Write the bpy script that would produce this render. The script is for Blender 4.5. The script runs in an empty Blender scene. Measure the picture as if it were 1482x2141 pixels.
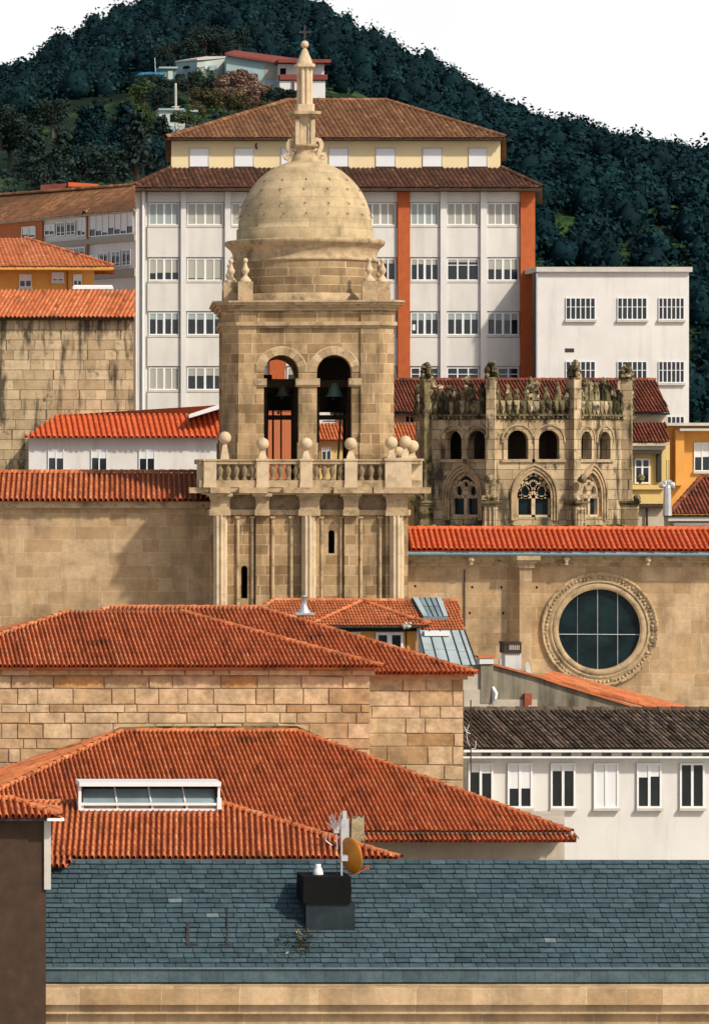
import bpy, math, random
from mathutils import Vector, Matrix
random.seed(7)
C = bpy.context.scene.collection
sc = bpy.context.scene
rad = math.radians
PI = math.pi
# ------------------------------------------------------------------ camera, sky, sun, exposure
F = 8000.0      # focal length in photograph pixels
VX = -600.0     # column of the photograph the lens axis points at (the picture is a crop of a wider one)
HY = 980.0      # row of the horizon
CZ = 25.0       # eye height
cam = bpy.data.cameras.new('camera'); camo = bpy.data.objects.new('camera', cam); C.objects.link(camo)
camo.location = (0, 0, CZ); camo.rotation_euler = (PI/2, 0, 0)
cam.sensor_fit = 'HORIZONTAL'; cam.sensor_width = 36.0; cam.lens = 36.0*F/1482.0
cam.shift_x = (741.0-VX)/1482.0; cam.shift_y = -(1070.5-HY)/1482.0
cam.clip_start = 1.0; cam.clip_end = 20000.0
sc.camera = camo
SUN_EL, SUN_AZ = rad(42), rad(42)          # azimuth measured from straight behind the camera towards its right
sdir = Vector((math.sin(SUN_AZ)*math.cos(SUN_EL), -math.cos(SUN_AZ)*math.cos(SUN_EL), math.sin(SUN_EL)))
w = bpy.data.worlds.new('World'); sc.world = w; w.use_nodes = True
nt = w.node_tree
sky = nt.nodes.new('ShaderNodeTexSky'); sky.sky_type = 'NISHITA'; sky.sun_disc = False
sky.sun_elevation = SUN_EL; sky.sun_rotation = math.atan2(sdir.x, sdir.y)
sky.dust_density = 4.0; sky.air_density = 1.0; sky.ozone_density = 1.0; sky.altitude = 100
bg = nt.nodes['Background']; bg.inputs['Strength'].default_value = 0.10
# bright cloud veil low over the horizon, thinning upwards
_g = nt.nodes.new('ShaderNodeNewGeometry'); _s = nt.nodes.new('ShaderNodeSeparateXYZ'); nt.links.new(_g.outputs['Incoming'], _s.inputs[0])
_a = nt.nodes.new('ShaderNodeMath'); _a.operation = 'ABSOLUTE'; nt.links.new(_s.outputs['Z'], _a.inputs[0])
_r = nt.nodes.new('ShaderNodeMapRange'); _r.interpolation_type = 'SMOOTHSTEP'
for _i, _v in ((1, 0.14), (2, 0.25), (3, 1.0), (4, 0.0)): _r.inputs[_i].default_value = _v
nt.links.new(_a.outputs[0], _r.inputs[0])
_n = nt.nodes.new('ShaderNodeTexNoise'); _n.inputs['Scale'].default_value = 6.0; _n.inputs['Detail'].default_value = 6; nt.links.new(_g.outputs['Incoming'], _n.inputs['Vector'])
_q = nt.nodes.new('ShaderNodeMapRange'); nt.links.new(_n.outputs['Fac'], _q.inputs[0])
for _i, _v in ((1, 0.3), (2, 0.5), (3, 0.9), (4, 1.0)): _q.inputs[_i].default_value = _v
_p = nt.nodes.new('ShaderNodeMath'); _p.operation = 'MULTIPLY'; nt.links.new(_r.outputs[0], _p.inputs[0]); nt.links.new(_q.outputs[0], _p.inputs[1])
_m = nt.nodes.new('ShaderNodeMix'); _m.data_type = 'RGBA'; nt.links.new(_p.outputs[0], _m.inputs[0]); nt.links.new(sky.outputs['Color'], _m.inputs[6])
_m.inputs[7].default_value = (10.2, 10.2, 10.3, 1)
nt.links.new(_m.outputs[2], bg.inputs['Color'])
sun = bpy.data.lights.new('sun', 'SUN'); sun.energy = 3.7; sun.angle = rad(2.2); sun.color = (1.0, 0.90, 0.76)
suno = bpy.data.objects.new('sun', sun); C.objects.link(suno); suno.location = (30, -20, 120)
suno.rotation_euler = sdir.to_track_quat('Z', 'Y').to_euler()
sc.view_settings.view_transform = 'Standard'; sc.view_settings.look = 'None'
sc.view_settings.exposure = 0.0; sc.view_settings.gamma = 1.0
sc.cycles.max_bounces = 5; sc.cycles.diffuse_bounces = 3

# ------------------------------------------------------------------ photograph pixel -> place
def P(px, py, D): return Vector(((px-VX)*D/F, D, CZ+(HY-py)*D/F))
def RP(px, py, De, ye, s):
    """where the sight line through (px,py) meets the roof plane that passes row ye at distance De and rises s per metre"""
    ze = CZ+(HY-ye)*De/F
    D = (ze-s*De-CZ)/((HY-py)/F-s)
    return P(px, py, D)
def plane(D):
    """frontal wall at distance D: (px,py,out) -> point"""
    return lambda px, py, o=0.0: P(px, py, D)+Vector((0, -o, 0))
# cathedral frame
THC = -0.108; D0 = 163.0; X0 = (637.0-VX)*D0/F
MC = Matrix.Translation((X0, D0, 0)) @ Matrix.Rotation(THC, 4, 'Z')
def tx(px, ly):
    k = (px-VX)/F; c, s = math.cos(THC), math.sin(THC)
    return (k*(D0+ly*c)-X0+ly*s)/(c-k*s)
def tz(py, ly, lx=0.0): return CZ+(HY-py)*(D0+ly*math.cos(THC)+lx*math.sin(THC))/F

# ------------------------------------------------------------------ mesh builder
class MB:
    def __init__(s): s.v = []; s.f = []; s.uv = []; s.t = []; s.sm = []
    def face(s, pts, uv=None, tint=0.5, smooth=False):
        pts = [Vector(p) for p in pts]
        if uv is None:
            n = Vector((0, 0, 0))
            for i in range(len(pts)):
                a, b = pts[i], pts[(i+1) % len(pts)]
                n += a.cross(b)
            if n.length < 1e-12: return
            n.normalize()
            if abs(n.z) < 0.75:
                t = Vector((0, 0, 1)).cross(n).normalized(); uv = [(p.dot(t), p.z) for p in pts]
            else: uv = [(p.x, p.y) for p in pts]
        b = len(s.v); s.v += pts; s.f.append(list(range(b, b+len(pts)))); s.uv.append(uv); s.t.append(tint); s.sm.append(smooth)
    def mesh(s, vs, fs, uvs=None, tint=0.5, smooth=True):
        b = len(s.v); s.v += [Vector(p) for p in vs]
        for k, f in enumerate(fs):
            s.f.append([b+i for i in f]); s.t.append(tint); s.sm.append(smooth)
            s.uv.append([uvs[i] for i in f] if uvs and not isinstance(uvs[0], list) else (uvs[k] if uvs else [(vs[i][0]+vs[i][1], vs[i][2]) for i in f]))
    def hexa(s, p, tint=0.5):
        """eight corners: 0-3 front (ccw from front), 4-7 behind them"""
        for q in ((0,1,2,3), (5,4,7,6), (4,0,3,7), (1,5,6,2), (3,2,6,7), (4,5,1,0)): s.face([p[i] for i in q], tint=tint)
    def box(s, x0, x1, y0, y1, z0, z1, tint=0.5):
        V = Vector
        s.hexa([V((x0,y0,z0)), V((x1,y0,z0)), V((x1,y0,z1)), V((x0,y0,z1)), V((x0,y1,z0)), V((x1,y1,z0)), V((x1,y1,z1)), V((x0,y1,z1))], tint)
    def slab(s, fn, px0, px1, py0, py1, o0, o1, tint=0.5):
        """box over a photo rectangle (py0 above py1) on wall fn, standing from o1 (behind) to o0 (front) out of it"""
        q = [(px0,py1), (px1,py1), (px1,py0), (px0,py0)]
        s.hexa([fn(a, b, o0) for a, b in q]+[fn(a, b, o1) for a, b in q], tint)
    def prism(s, pts, vec, tint=0.5):
        vec = Vector(vec); pts = [Vector(p) for p in pts]; b = [p+vec for p in pts]; n = len(pts)
        s.face(pts, tint=tint); s.face(list(reversed(b)), tint=tint)
        for i in range(n):
            j = (i+1) % n; s.face([pts[j], pts[i], b[i], b[j]], tint=tint)
    def lathe(s, prof, cx=0, cy=0, seg=32, a0=0.0, a1=2*PI, smooth=True, flute=None, tint=0.5, axis=None):
        vs = []; uvs = []; L = 0.0; closed = abs(a1-a0-2*PI) < 1e-6
        rm = max(r for r, z in prof)
        for i, (r, z) in enumerate(prof):
            if i: L += math.hypot(r-prof[i-1][0], z-prof[i-1][1])
            for k in range(seg+1):
                a = a0+(a1-a0)*k/seg
                rr = r*(1+(flute[0]*math.cos(flute[1]*a) if flute else 0))
                vs.append((cx+rr*math.cos(a), cy+rr*math.sin(a), z)); uvs.append((a*rm, L))
        fs = []
        for i in range(len(prof)-1):
            for k in range(seg):
                a = i*(seg+1)+k; fs.append((a, a+1, a+seg+2, a+seg+1))
        if axis is not None:
            q = Vector((0,0,1)).rotation_difference(Vector(axis[1]).normalized()); o = Vector(axis[0])
            vs = [o+q @ Vector(v) for v in vs]
        s.mesh(vs, fs, uvs, tint, smooth)
    def tube(s, pts, r, seg=6, tint=0.5):
        pts = [Vector(p) for p in pts]
        for a, b in zip(pts, pts[1:]):
            d = b-a
            s.lathe([(0, 0), (r, 0), (r, d.length), (0, d.length)], seg=seg, axis=(a, d), tint=tint, smooth=False)
    def ball(s, c, r, seg=14, sq=1.0, tint=0.5):
        n = seg//2
        s.lathe([(max(1e-4, r*math.sin(PI*i/n)), c[2]-r*sq*math.cos(PI*i/n)) for i in range(n+1)], c[0], c[1], seg, tint=tint)
    def lump(s, c, r, rnd, amp=0.35, tint=0.5, sz=1.0, smooth=False):
        seg, n = 8, 5; vs = []
        for i in range(n+1):
            for k in range(seg):
                q = r*(1+amp*(rnd.random()-0.5)*2); a = 2*PI*k/seg; t = PI*i/n
                vs.append((c[0]+q*math.sin(t)*math.cos(a), c[1]+q*math.sin(t)*math.sin(a), c[2]-q*sz*math.cos(t)))
        s.mesh(vs, [(i*seg+k, i*seg+(k+1) % seg, (i+1)*seg+(k+1) % seg, (i+1)*seg+k) for i in range(n) for k in range(seg)], tint=tint, smooth=smooth)
    def ribbon(s, path, thick, y0, y1):
        """an upright strip bent along path [(x,z)], thick across, from y0 to y1"""
        n = len(path); L = []; R = []
        for i in range(n):
            a = Vector(path[max(0, i-1)]); b = Vector(path[min(n-1, i+1)]); d = (b-a).normalized(); nn = Vector((-d.y, d.x))
            p = Vector(path[i]); L.append(p+nn*thick/2); R.append(p-nn*thick/2)
        for i in range(n-1):
            q = [L[i], L[i+1], R[i+1], R[i]]
            s.hexa([Vector((p.x, y0, p.y)) for p in q]+[Vector((p.x, y1, p.y)) for p in q])
    def arch_wall(s, mp, u0, u1, z0, z1, ops, depth, tint=0.5):
        """wall u0..u1 x z0..z1 with openings (uc, half, sill, spring, kind); mp(u,z,out)"""
        ops = sorted(ops); cur = u0
        for uc, h, sill, spr, kind in ops:
            if uc-h > cur: s.face([mp(cur,z0,0), mp(uc-h,z0,0), mp(uc-h,z1,0), mp(cur,z1,0)], tint=tint)
            if sill > z0:
                s.face([mp(uc-h,z0,0), mp(uc+h,z0,0), mp(uc+h,sill,0), mp(uc-h,sill,0)], tint=tint)
            s.face([mp(uc-h,sill,0), mp(uc+h,sill,0), mp(uc+h,sill,-depth), mp(uc-h,sill,-depth)], tint=tint)
            cv = arch_curve(uc, h, spr, kind)
            for (a, b), (c, d) in zip(cv, cv[1:]):
                s.face([mp(a,b,0), mp(c,d,0), mp(c,z1,0), mp(a,z1,0)], tint=tint)
                s.face([mp(a,b,-depth), mp(c,d,-depth), mp(c,d,0), mp(a,b,0)], tint=tint)
            for q, sg in ((uc-h, 1), (uc+h, -1)):
                f = [mp(q,sill,0), mp(q,sill,-depth), mp(q,spr,-depth), mp(q,spr,0)]
                s.face(f if sg > 0 else f[::-1], tint=tint)
            cur = uc+h
        s.face([mp(cur,z0,0), mp(u1,z0,0), mp(u1,z1,0), mp(cur,z1,0)], tint=tint)
    def arch_band(s, mp, uc, r0, r1, zb, spr, kind, o0, o1, n=14, tints=None, gap=0.0):
        """moulding along an arch and its jambs between half-widths r0 and r1"""
        ci = arch_curve(uc, r0, spr, kind, n); co = arch_curve(uc, r1, spr, kind, n)
        if zb is not None:
            ci = [(uc-r0, zb)]+ci+[(uc+r0, zb)]; co = [(uc-r1, zb)]+co+[(uc+r1, zb)]
        for i in range(len(ci)-1):
            q = [ci[i], ci[i+1], co[i+1], co[i]]
            if gap:
                cu = sum(a for a, b in q)/4; cz = sum(b for a, b in q)/4
                q = [(cu+(a-cu)*(1-gap), cz+(b-cz)*(1-gap)) for a, b in q]
            s.hexa([mp(a, b, o1) for a, b in q][::-1]+[mp(a, b, o0) for a, b in q][::-1], random.random() if tints else 0.5)
    def build(s, name, mat, parent=None, frame=None, label=None):
        me = bpy.data.meshes.new(name)
        root = parent
        while root is not None and root.parent is not None: root = root.parent
        M = Matrix.Identity(4)
        if root is not None:
            M = (Matrix.Translation(root.location) @ root.rotation_euler.to_matrix().to_4x4()).inverted()
        if frame is not None: M = M @ frame
        me.from_pydata([M @ v for v in s.v], [], s.f); 
        uvl = me.uv_layers.new(name='uv')
        flat = [c for f in s.uv for uv in f for c in uv]
        uvl.data.foreach_set('uv', flat)
        at = me.attributes.new('tint', 'FLOAT', 'FACE'); at.data.foreach_set('value', s.t)
        me.polygons.foreach_set('use_smooth', s.sm)
        me.materials.append(mat); me.update()
        o = bpy.data.objects.new(name, me); C.objects.link(o)
        if parent is not None: o.parent = parent
        if label: o['label'] = label
        return o
def arch_curve(uc, h, spr, kind, n=12):
    if kind == 'rect': return [(uc-h, spr), (uc+h, spr)]
    if kind == 'round': return [(uc-h*math.cos(PI*i/n), spr+h*math.sin(PI*i/n)) for i in range(n+1)]
    R = 1.45*h; c = R-h; am = math.acos(c/R); m = n//2     # pointed
    l = [(uc+c-R*math.cos(am*i/m), spr+R*math.sin(am*i/m)) for i in range(m+1)]
    return l+[(2*uc-a, b) for a, b in reversed(l[:-1])]
def thing(name, label, cat, loc=(0,0,0), rz=0.0, group=None, kind=None):
    o = bpy.data.objects.new(name, None); C.objects.link(o); o.location = loc; o.rotation_euler = (0, 0, rz)
    o.empty_display_size = 0.2
    return tag(o, label, cat, group, kind)
def tag(o, label=None, cat=None, group=None, kind=None):
    if label: o['label'] = label
    if cat: o['category'] = cat
    if group: o['group'] = group
    if kind: o['kind'] = kind
    return o
def single(name, mb, mat, label, cat, group=None, kind=None, frame=None, base=None):
    """a thing that is one mesh, its origin at base"""
    o = mb.build(name, mat, None, frame); me = o.data
    if base is None:
        n = len(me.vertices); xs = [v.co for v in me.vertices]
        base = Vector((sum(v.x for v in xs)/n, sum(v.y for v in xs)/n, min(v.z for v in xs)))
    base = Vector(base); me.transform(Matrix.Translation(-base)); o.location = base
    return tag(o, label, cat, group, kind)

# ------------------------------------------------------------------ materials
def newmat(name, rough=0.85, spec=0.3):
    m = bpy.data.materials.new(name); m.use_nodes = True; t = m.node_tree
    b = t.nodes['Principled BSDF']; b.inputs['Roughness'].default_value = rough; b.inputs['Specular IOR Level'].default_value = spec
    return m, t, b
def N(t, ty, **kw):
    n = t.nodes.new(ty)
    for k, v in kw.items(): setattr(n, k, v)
    return n
def lk(t, a, b): t.links.new(a, b)
def math_(t, op, a, b=None):
    n = N(t, 'ShaderNodeMath', operation=op)
    for i, q in enumerate((a, b)):
        if q is None: continue
        if isinstance(q, (int, float)): n.inputs[i].default_value = q
        else: lk(t, q, n.inputs[i])
    return n.outputs[0]
def ramp(t, fac, stops):
    n = N(t, 'ShaderNodeValToRGB'); e = n.color_ramp.elements
    while len(e) < len(stops): e.new(0.5)
    for i, (p, c) in enumerate(stops): e[i].position = p; e[i].color = (*c, 1) if len(c) == 3 else c
    lk(t, fac, n.inputs['Fac']); return n.outputs['Color']
def mix(t, fac, a, b, mode='MIX'):
    n = N(t, 'ShaderNodeMix', data_type='RGBA', blend_type=mode)
    for i, q in ((0, fac), (6, a), (7, b)):
        if isinstance(q, (int, float)): n.inputs[i].default_value = q
        elif isinstance(q, tuple): n.inputs[i].default_value = (*q, 1) if len(q) == 3 else q
        else: lk(t, q, n.inputs[i])
    return n.outputs[2]
def noise(t, scale, detail=4, rough=0.55, vec=None, sx=None):
    n = N(t, 'ShaderNodeTexNoise'); n.inputs['Scale'].default_value = scale; n.inputs['Detail'].default_value = detail; n.inputs['Roughness'].default_value = rough
    if vec is None: vec = N(t, 'ShaderNodeTexCoord').outputs['Object']
    if sx:
        mp = N(t, 'ShaderNodeMapping'); mp.inputs['Scale'].default_value = sx; lk(t, vec, mp.inputs['Vector']); vec = mp.outputs['Vector']
    lk(t, vec, n.inputs['Vector']); return n.outputs['Fac']
def g(v): return (v, v, v)
def bump(t, b, h, strength=0.3, dist=0.02, nrm=None):
    n = N(t, 'ShaderNodeBump'); n.inputs['Strength'].default_value = strength; n.inputs['Distance'].default_value = dist
    lk(t, h, n.inputs['Height'])
    if nrm: lk(t, nrm, n.inputs['Normal'])
    lk(t, n.outputs['Normal'], b.inputs['Normal']); return n.outputs['Normal']
def ashlar(name, h, wd, ca, cb, cm, msz=0.012, stain=(0.10,0.075,0.045), amt=(0.52,0.72), stmax=0.6, lichen=None, fac=1.0):
    m, t, b = newmat(name, 0.9, 0.2)
    uv = N(t, 'ShaderNodeUVMap', uv_map='uv').outputs['UV']
    sp = N(t, 'ShaderNodeSeparateXYZ'); lk(t, uv, sp.inputs[0])
    row = math_(t, 'FLOOR', math_(t, 'DIVIDE', sp.outputs[1], h))
    ph = math_(t, 'MULTIPLY', row, 4.37)
    sn = math_(t, 'SINE', math_(t, 'ADD', math_(t, 'MULTIPLY', sp.outputs[0], 2.3/wd), ph))
    u2 = math_(t, 'ADD', math_(t, 'ADD', sp.outputs[0], math_(t, 'MULTIPLY', sn, 0.28*wd)), math_(t, 'MULTIPLY', math_(t, 'FRACT', math_(t, 'MULTIPLY', row, 0.618)), wd))
    nz = noise(t, 2.5, 2)
    v2 = math_(t, 'ADD', sp.outputs[1], math_(t, 'MULTIPLY', math_(t, 'SUBTRACT', nz, 0.5), 0.03))
    cv = N(t, 'ShaderNodeCombineXYZ'); lk(t, u2, cv.inputs[0]); lk(t, v2, cv.inputs[1])
    br = N(t, 'ShaderNodeTexBrick', offset=0.0)
    for k, q in (('Scale', 1.0), ('Mortar Size', msz), ('Mortar Smooth', 0.3), ('Bias', 0.0), ('Brick Width', wd), ('Row Height', h)): br.inputs[k].default_value = q
    br.inputs['Color1'].default_value = (*ca, 1); br.inputs['Color2'].default_value = (*cb, 1); br.inputs['Mortar'].default_value = (*cm, 1)
    lk(t, cv.outputs[0], br.inputs['Vector'])
    col = br.outputs['Color']
    n1 = noise(t, 0.9, 6, 0.62); n2 = noise(t, 9, 5, 0.7); n3 = noise(t, 1.6, 5, 0.6, sx=(1, 1, 0.22))
    col = mix(t, 1.0, col, ramp(t, n1, [(0.28, g(0.58)), (0.5, g(0.98)), (0.72, g(1.22))]), 'MULTIPLY')
    col = mix(t, 1.0, col, ramp(t, n2, [(0.3, g(0.86)), (0.7, g(1.10))]), 'MULTIPLY')
    sf = ramp(t, n3, [(amt[0], g(0)), (amt[1], g(stmax))])
    col = mix(t, sf, col, stain)
    if lichen:
        lf = ramp(t, noise(t, 1.1, 8, 0.7), [(lichen[1], g(0)), (lichen[2], g(lichen[3]))])
        col = mix(t, lf, col, lichen[0])
    lk(t, col, b.inputs['Base Color'])
    hh = math_(t, 'SUBTRACT', math_(t, 'MULTIPLY', noise(t, 14, 6, 0.7), 0.8), br.outputs['Fac'])
    bump(t, b, hh, 0.5, 0.02)
    return m
def tinted(name, stops, rough=0.85, spec=0.3, n_amp=0.22, n_sc=6, dirt=None, bmp=0.25, bsc=18):
    """colour picked per stone, tile or leaf (the tint attribute), broken by noise; dirt = (colour, lo, hi, max, scale)"""
    m, t, b = newmat(name, rough, spec)
    at = N(t, 'ShaderNodeAttribute', attribute_name='tint').outputs['Fac']
    col = ramp(t, at, stops)
    col = mix(t, 1.0, col, ramp(t, noise(t, n_sc, 5, 0.65), [(0.3, g(1-n_amp)), (0.7, g(1+n_amp))]), 'MULTIPLY')
    if dirt:
        for c_, lo, hi, mx, scl in (dirt if isinstance(dirt, list) else [dirt]):
            col = mix(t, ramp(t, noise(t, scl, 7, 0.68), [(lo, g(0)), (hi, g(mx))]), col, c_)
    lk(t, col, b.inputs['Base Color'])
    if bmp: bump(t, b, noise(t, bsc, 5, 0.65), bmp, 0.02)
    return m
def plain(name, c, rough=0.8, spec=0.3, amp=0.08, sc_=2.0, streak=None, metal=0.0, bmp=0.1, bsc=25):
    m, t, b = newmat(name, rough, spec); b.inputs['Metallic'].default_value = metal
    col = mix(t, 1.0, c, ramp(t, noise(t, sc_, 6, 0.6), [(0.28, g(1-amp)), (0.72, g(1+amp))]), 'MULTIPLY')
    if streak:
        c2, lo, hi, mx = streak[:4]
        col = mix(t, ramp(t, noise(t, streak[4] if len(streak) > 4 else 1.2, 6, 0.65, sx=(1, 1, 0.12)), [(lo, g(0)), (hi, g(mx))]), col, c2)
    lk(t, col, b.inputs['Base Color'])
    if bmp: bump(t, b, noise(t, bsc, 4, 0.6), bmp, 0.02)
    return m
M = {}
M['tower'] = ashlar('tower_sandstone', 0.42, 0.72, (0.29,0.185,0.09), (0.50,0.355,0.195), (0.62,0.49,0.32), 0.013, amt=(0.50,0.70), stmax=0.7, lichen=((0.16,0.13,0.085),0.60,0.72,0.6))
M['drum'] = ashlar('drum_sandstone', 0.36, 0.80, (0.26,0.175,0.095), (0.43,0.31,0.17), (0.62,0.48,0.30), 0.016, amt=(0.5,0.72), stmax=0.5)
M['dome'] = ashlar('dome_sandstone', 0.46, 1.0, (0.44,0.34,0.195), (0.54,0.42,0.25), (0.36,0.28,0.17), 0.009, amt=(0.55,0.8), stmax=0.45, stain=(0.19,0.16,0.09))
M['carved'] = tinted('carved_sandstone', [(0,(0.34,0.24,0.13)),(0.5,(0.47,0.35,0.21)),(1,(0.58,0.45,0.28))], 0.9, 0.2, 0.22, 2.2, dirt=[((0.10,0.075,0.045),0.5,0.68,0.75,1.5),((0.05,0.042,0.03),0.58,0.7,0.7,3.5)], bmp=0.5)
M['pale_carved'] = tinted('pale_sandstone', [(0,(0.50,0.37,0.22)),(0.5,(0.60,0.47,0.31)),(1,(0.68,0.55,0.40))], 0.9, 0.2, 0.15, 2.5, dirt=[((0.2,0.15,0.09),0.52,0.72,0.6,1.8),((0.10,0.08,0.05),0.62,0.72,0.6,5.0)], bmp=0.4)
M['nave'] = ashlar('nave_sandstone', 0.55, 1.15, (0.40,0.27,0.145), (0.55,0.40,0.24), (0.60,0.46,0.30), 0.011, amt=(0.52,0.74), stmax=0.6, stain=(0.22,0.155,0.09), lichen=((0.48,0.27,0.075),0.56,0.7,0.45))
M['apse'] = ashlar('apse_sandstone', 0.48, 0.85, (0.40,0.305,0.18), (0.60,0.475,0.30), (0.14,0.105,0.06), 0.016, amt=(0.51,0.63), stmax=0.92, stain=(0.045,0.04,0.028), lichen=((0.035,0.032,0.022),0.57,0.66,0.92))
M['mossy'] = tinted('lichened_carving', [(0,(0.04,0.04,0.024)),(0.5,(0.20,0.165,0.085)),(1,(0.52,0.43,0.27))], 0.95, 0.1, 0.4, 3.0, dirt=[((0.018,0.018,0.012),0.47,0.6,0.9,1.6),((0.36,0.33,0.24),0.62,0.7,0.6,5.0)], bmp=0.6, bsc=10)
M['blocks'] = tinted('rough_ashlar', [(0,(0.36,0.22,0.105)),(0.3,(0.45,0.30,0.165)),(0.6,(0.53,0.385,0.23)),(0.85,(0.58,0.42,0.26)),(1,(0.52,0.29,0.12))], 0.92, 0.2, 0.34, 3.2, dirt=[((0.20,0.145,0.085),0.5,0.7,0.65,0.9),((0.62,0.50,0.34),0.62,0.75,0.5,2.2)], bmp=0.9, bsc=9)
M['joint'] = plain('mortar_joint', (0.30,0.21,0.12), amp=0.3)
TR = [(0,(0.25,0.07,0.027)),(0.3,(0.49,0.145,0.052)),(0.65,(0.60,0.19,0.07)),(1,(0.62,0.29,0.135))]
M['tile'] = tinted('clay_tile', TR, 0.8, 0.3, 0.28, 3.0, dirt=[((0.26,0.09,0.04),0.52,0.68,0.5,1.3),((0.045,0.032,0.015),0.585,0.70,0.88,0.75),((0.46,0.30,0.12),0.64,0.74,0.6,8.0)], bmp=0.3)
M['tile_new'] = tinted('fresh_clay_tile', [(0,(0.50,0.095,0.03)),(0.5,(0.60,0.12,0.038)),(1,(0.66,0.16,0.055))], 0.75, 0.3, 0.14, 3.0, bmp=0.2)
M['tile_old'] = tinted('dark_clay_tile', [(0,(0.10,0.03,0.018)),(0.5,(0.19,0.055,0.03)),(1,(0.32,0.11,0.055))], 0.85, 0.25, 0.3, 4.0, dirt=[((0.03,0.022,0.014),0.52,0.68,0.8,1.2)], bmp=0.3)
M['tile_brown'] = tinted('weathered_brown_tile', [(0,(0.13,0.06,0.03)),(0.5,(0.20,0.095,0.045)),(1,(0.33,0.17,0.08))], 0.9, 0.2, 0.3, 3.0, dirt=[((0.05,0.04,0.025),0.52,0.7,0.7,0.6),((0.32,0.16,0.04),0.62,0.75,0.6,0.5)], bmp=0.3)
M['tile_umber'] = tinted('umber_roof_tile', [(0,(0.05,0.022,0.014)),(0.5,(0.095,0.042,0.026)),(1,(0.20,0.085,0.045))], 0.9, 0.2, 0.35, 5.0, dirt=[((0.03,0.02,0.014),0.5,0.66,0.7,1.0),((0.30,0.14,0.07),0.66,0.75,0.6,7.0)], bmp=0.3)
M['stained'] = tinted('stained_sandstone', [(0,(0.17,0.13,0.08)),(0.5,(0.27,0.205,0.125)),(1,(0.40,0.31,0.20))], 0.92, 0.15, 0.3, 3.0, dirt=[((0.06,0.05,0.035),0.5,0.68,0.8,2.0)], bmp=0.5)
M['tile_moss'] = tinted('mossy_clay_tile', [(0,(0.05,0.035,0.025)),(0.5,(0.12,0.085,0.06)),(1,(0.26,0.20,0.14))], 0.95, 0.2, 0.35, 5.0, dirt=[((0.03,0.028,0.016),0.5,0.64,0.85,2.0)], bmp=0.4)
M['slate'] = tinted('slate', [(0,(0.010,0.014,0.016)),(0.08,(0.022,0.042,0.050)),(0.5,(0.050,0.088,0.106)),(0.9,(0.072,0.116,0.136)),(1,(0.16,0.20,0.21))], 0.62, 0.35, 0.3, 5.0, dirt=[((0.030,0.048,0.055),0.52,0.75,0.5,0.7),((0.18,0.21,0.20),0.68,0.8,0.4,3.0)], bmp=0.35, bsc=9)
M['lead'] = plain('lead_flashing', (0.14,0.19,0.21), 0.55, 0.4, 0.2, 2.0, bmp=0.2)
M['white'] = plain('white_plaster', (0.67,0.668,0.645), 0.85, 0.2, 0.07, 0.6, streak=((0.40,0.40,0.37),0.52,0.78,0.55))
M['panel'] = plain('off_white_render', (0.64,0.635,0.60), 0.85, 0.2, 0.08, 0.5, streak=((0.42,0.40,0.35),0.50,0.76,0.5))
M['cream'] = plain('cream_render', (0.72,0.60,0.36), 0.85, 0.2, 0.06, 0.5, streak=((0.52,0.42,0.25),0.56,0.8,0.35))
M['brickred'] = plain('orange_brick_strip', (0.42,0.105,0.035), 0.85, 0.2, 0.14, 3.0)
M['terracotta'] = plain('terracotta_render', (0.45,0.145,0.065), 0.85, 0.2, 0.1, 1.0)
M['ochre'] = plain('ochre_render', (0.66,0.33,0.085), 0.85, 0.2, 0.09, 0.9, streak=((0.42,0.2,0.07),0.58,0.8,0.4))
M['yellow'] = plain('yellow_render', (0.66,0.50,0.20), 0.85, 0.2, 0.1, 1.0, streak=((0.4,0.31,0.15),0.54,0.78,0.5))
M['greyband'] = plain('grey_render', (0.36,0.33,0.28), 0.85, 0.2, 0.08, 1.0)
M['concrete'] = plain('stained_concrete', (0.27,0.24,0.18), 0.92, 0.15, 0.3, 1.3, streak=((0.05,0.045,0.035),0.46,0.66,0.85,1.6), bmp=0.4)
M['lightwall'] = plain('pale_worn_render', (0.50,0.45,0.36), 0.9, 0.2, 0.2, 1.2, streak=((0.2,0.17,0.12),0.55,0.75,0.6,1.6))
M['frame'] = plain('white_window_frame', (0.76,0.78,0.79), 0.5, 0.4, 0.04, 2.0, bmp=0)
M['sill'] = plain('grey_sill', (0.52,0.50,0.45), 0.8, 0.2, 0.12, 2.0)
M['blind'] = plain('roller_blind', (0.36,0.36,0.31), 0.6, 0.4, 0.10, 0.35, bmp=0)
M['blind_blue'] = plain('bluish_blind', (0.30,0.37,0.36), 0.5, 0.5, 0.10, 0.35, bmp=0)
M['shutter'] = plain('white_roller_shutter', (0.70,0.72,0.74), 0.6, 0.3, 0.04, 1.0, bmp=0)
M['glass'] = plain('window_glass', (0.012,0.018,0.022), 0.08, 0.5, 0.5, 0.8, bmp=0)
M['rose_glass'] = plain('leaded_glass', (0.008,0.020,0.024), 0.35, 0.15, 0.6, 1.5, bmp=0.6, bsc=3)
M['skyglass'] = plain('dusty_skylight_glass', (0.20,0.28,0.30), 0.25, 0.5, 0.25, 1.2, bmp=0.05)
M['zinc'] = plain('zinc_sheet', (0.36,0.43,0.44), 0.5, 0.4, 0.18, 1.5, bmp=0.1)
M['gutter'] = plain('blue_grey_gutter', (0.17,0.27,0.32), 0.45, 0.5, 0.12, 2.0)
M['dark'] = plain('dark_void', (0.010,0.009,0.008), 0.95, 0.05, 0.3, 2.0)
M['iron'] = plain('dark_iron', (0.03,0.028,0.025), 0.6, 0.4, 0.3, 6.0)
M['wood'] = plain('dark_timber', (0.035,0.024,0.016), 0.85, 0.2, 0.3, 6.0)
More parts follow.
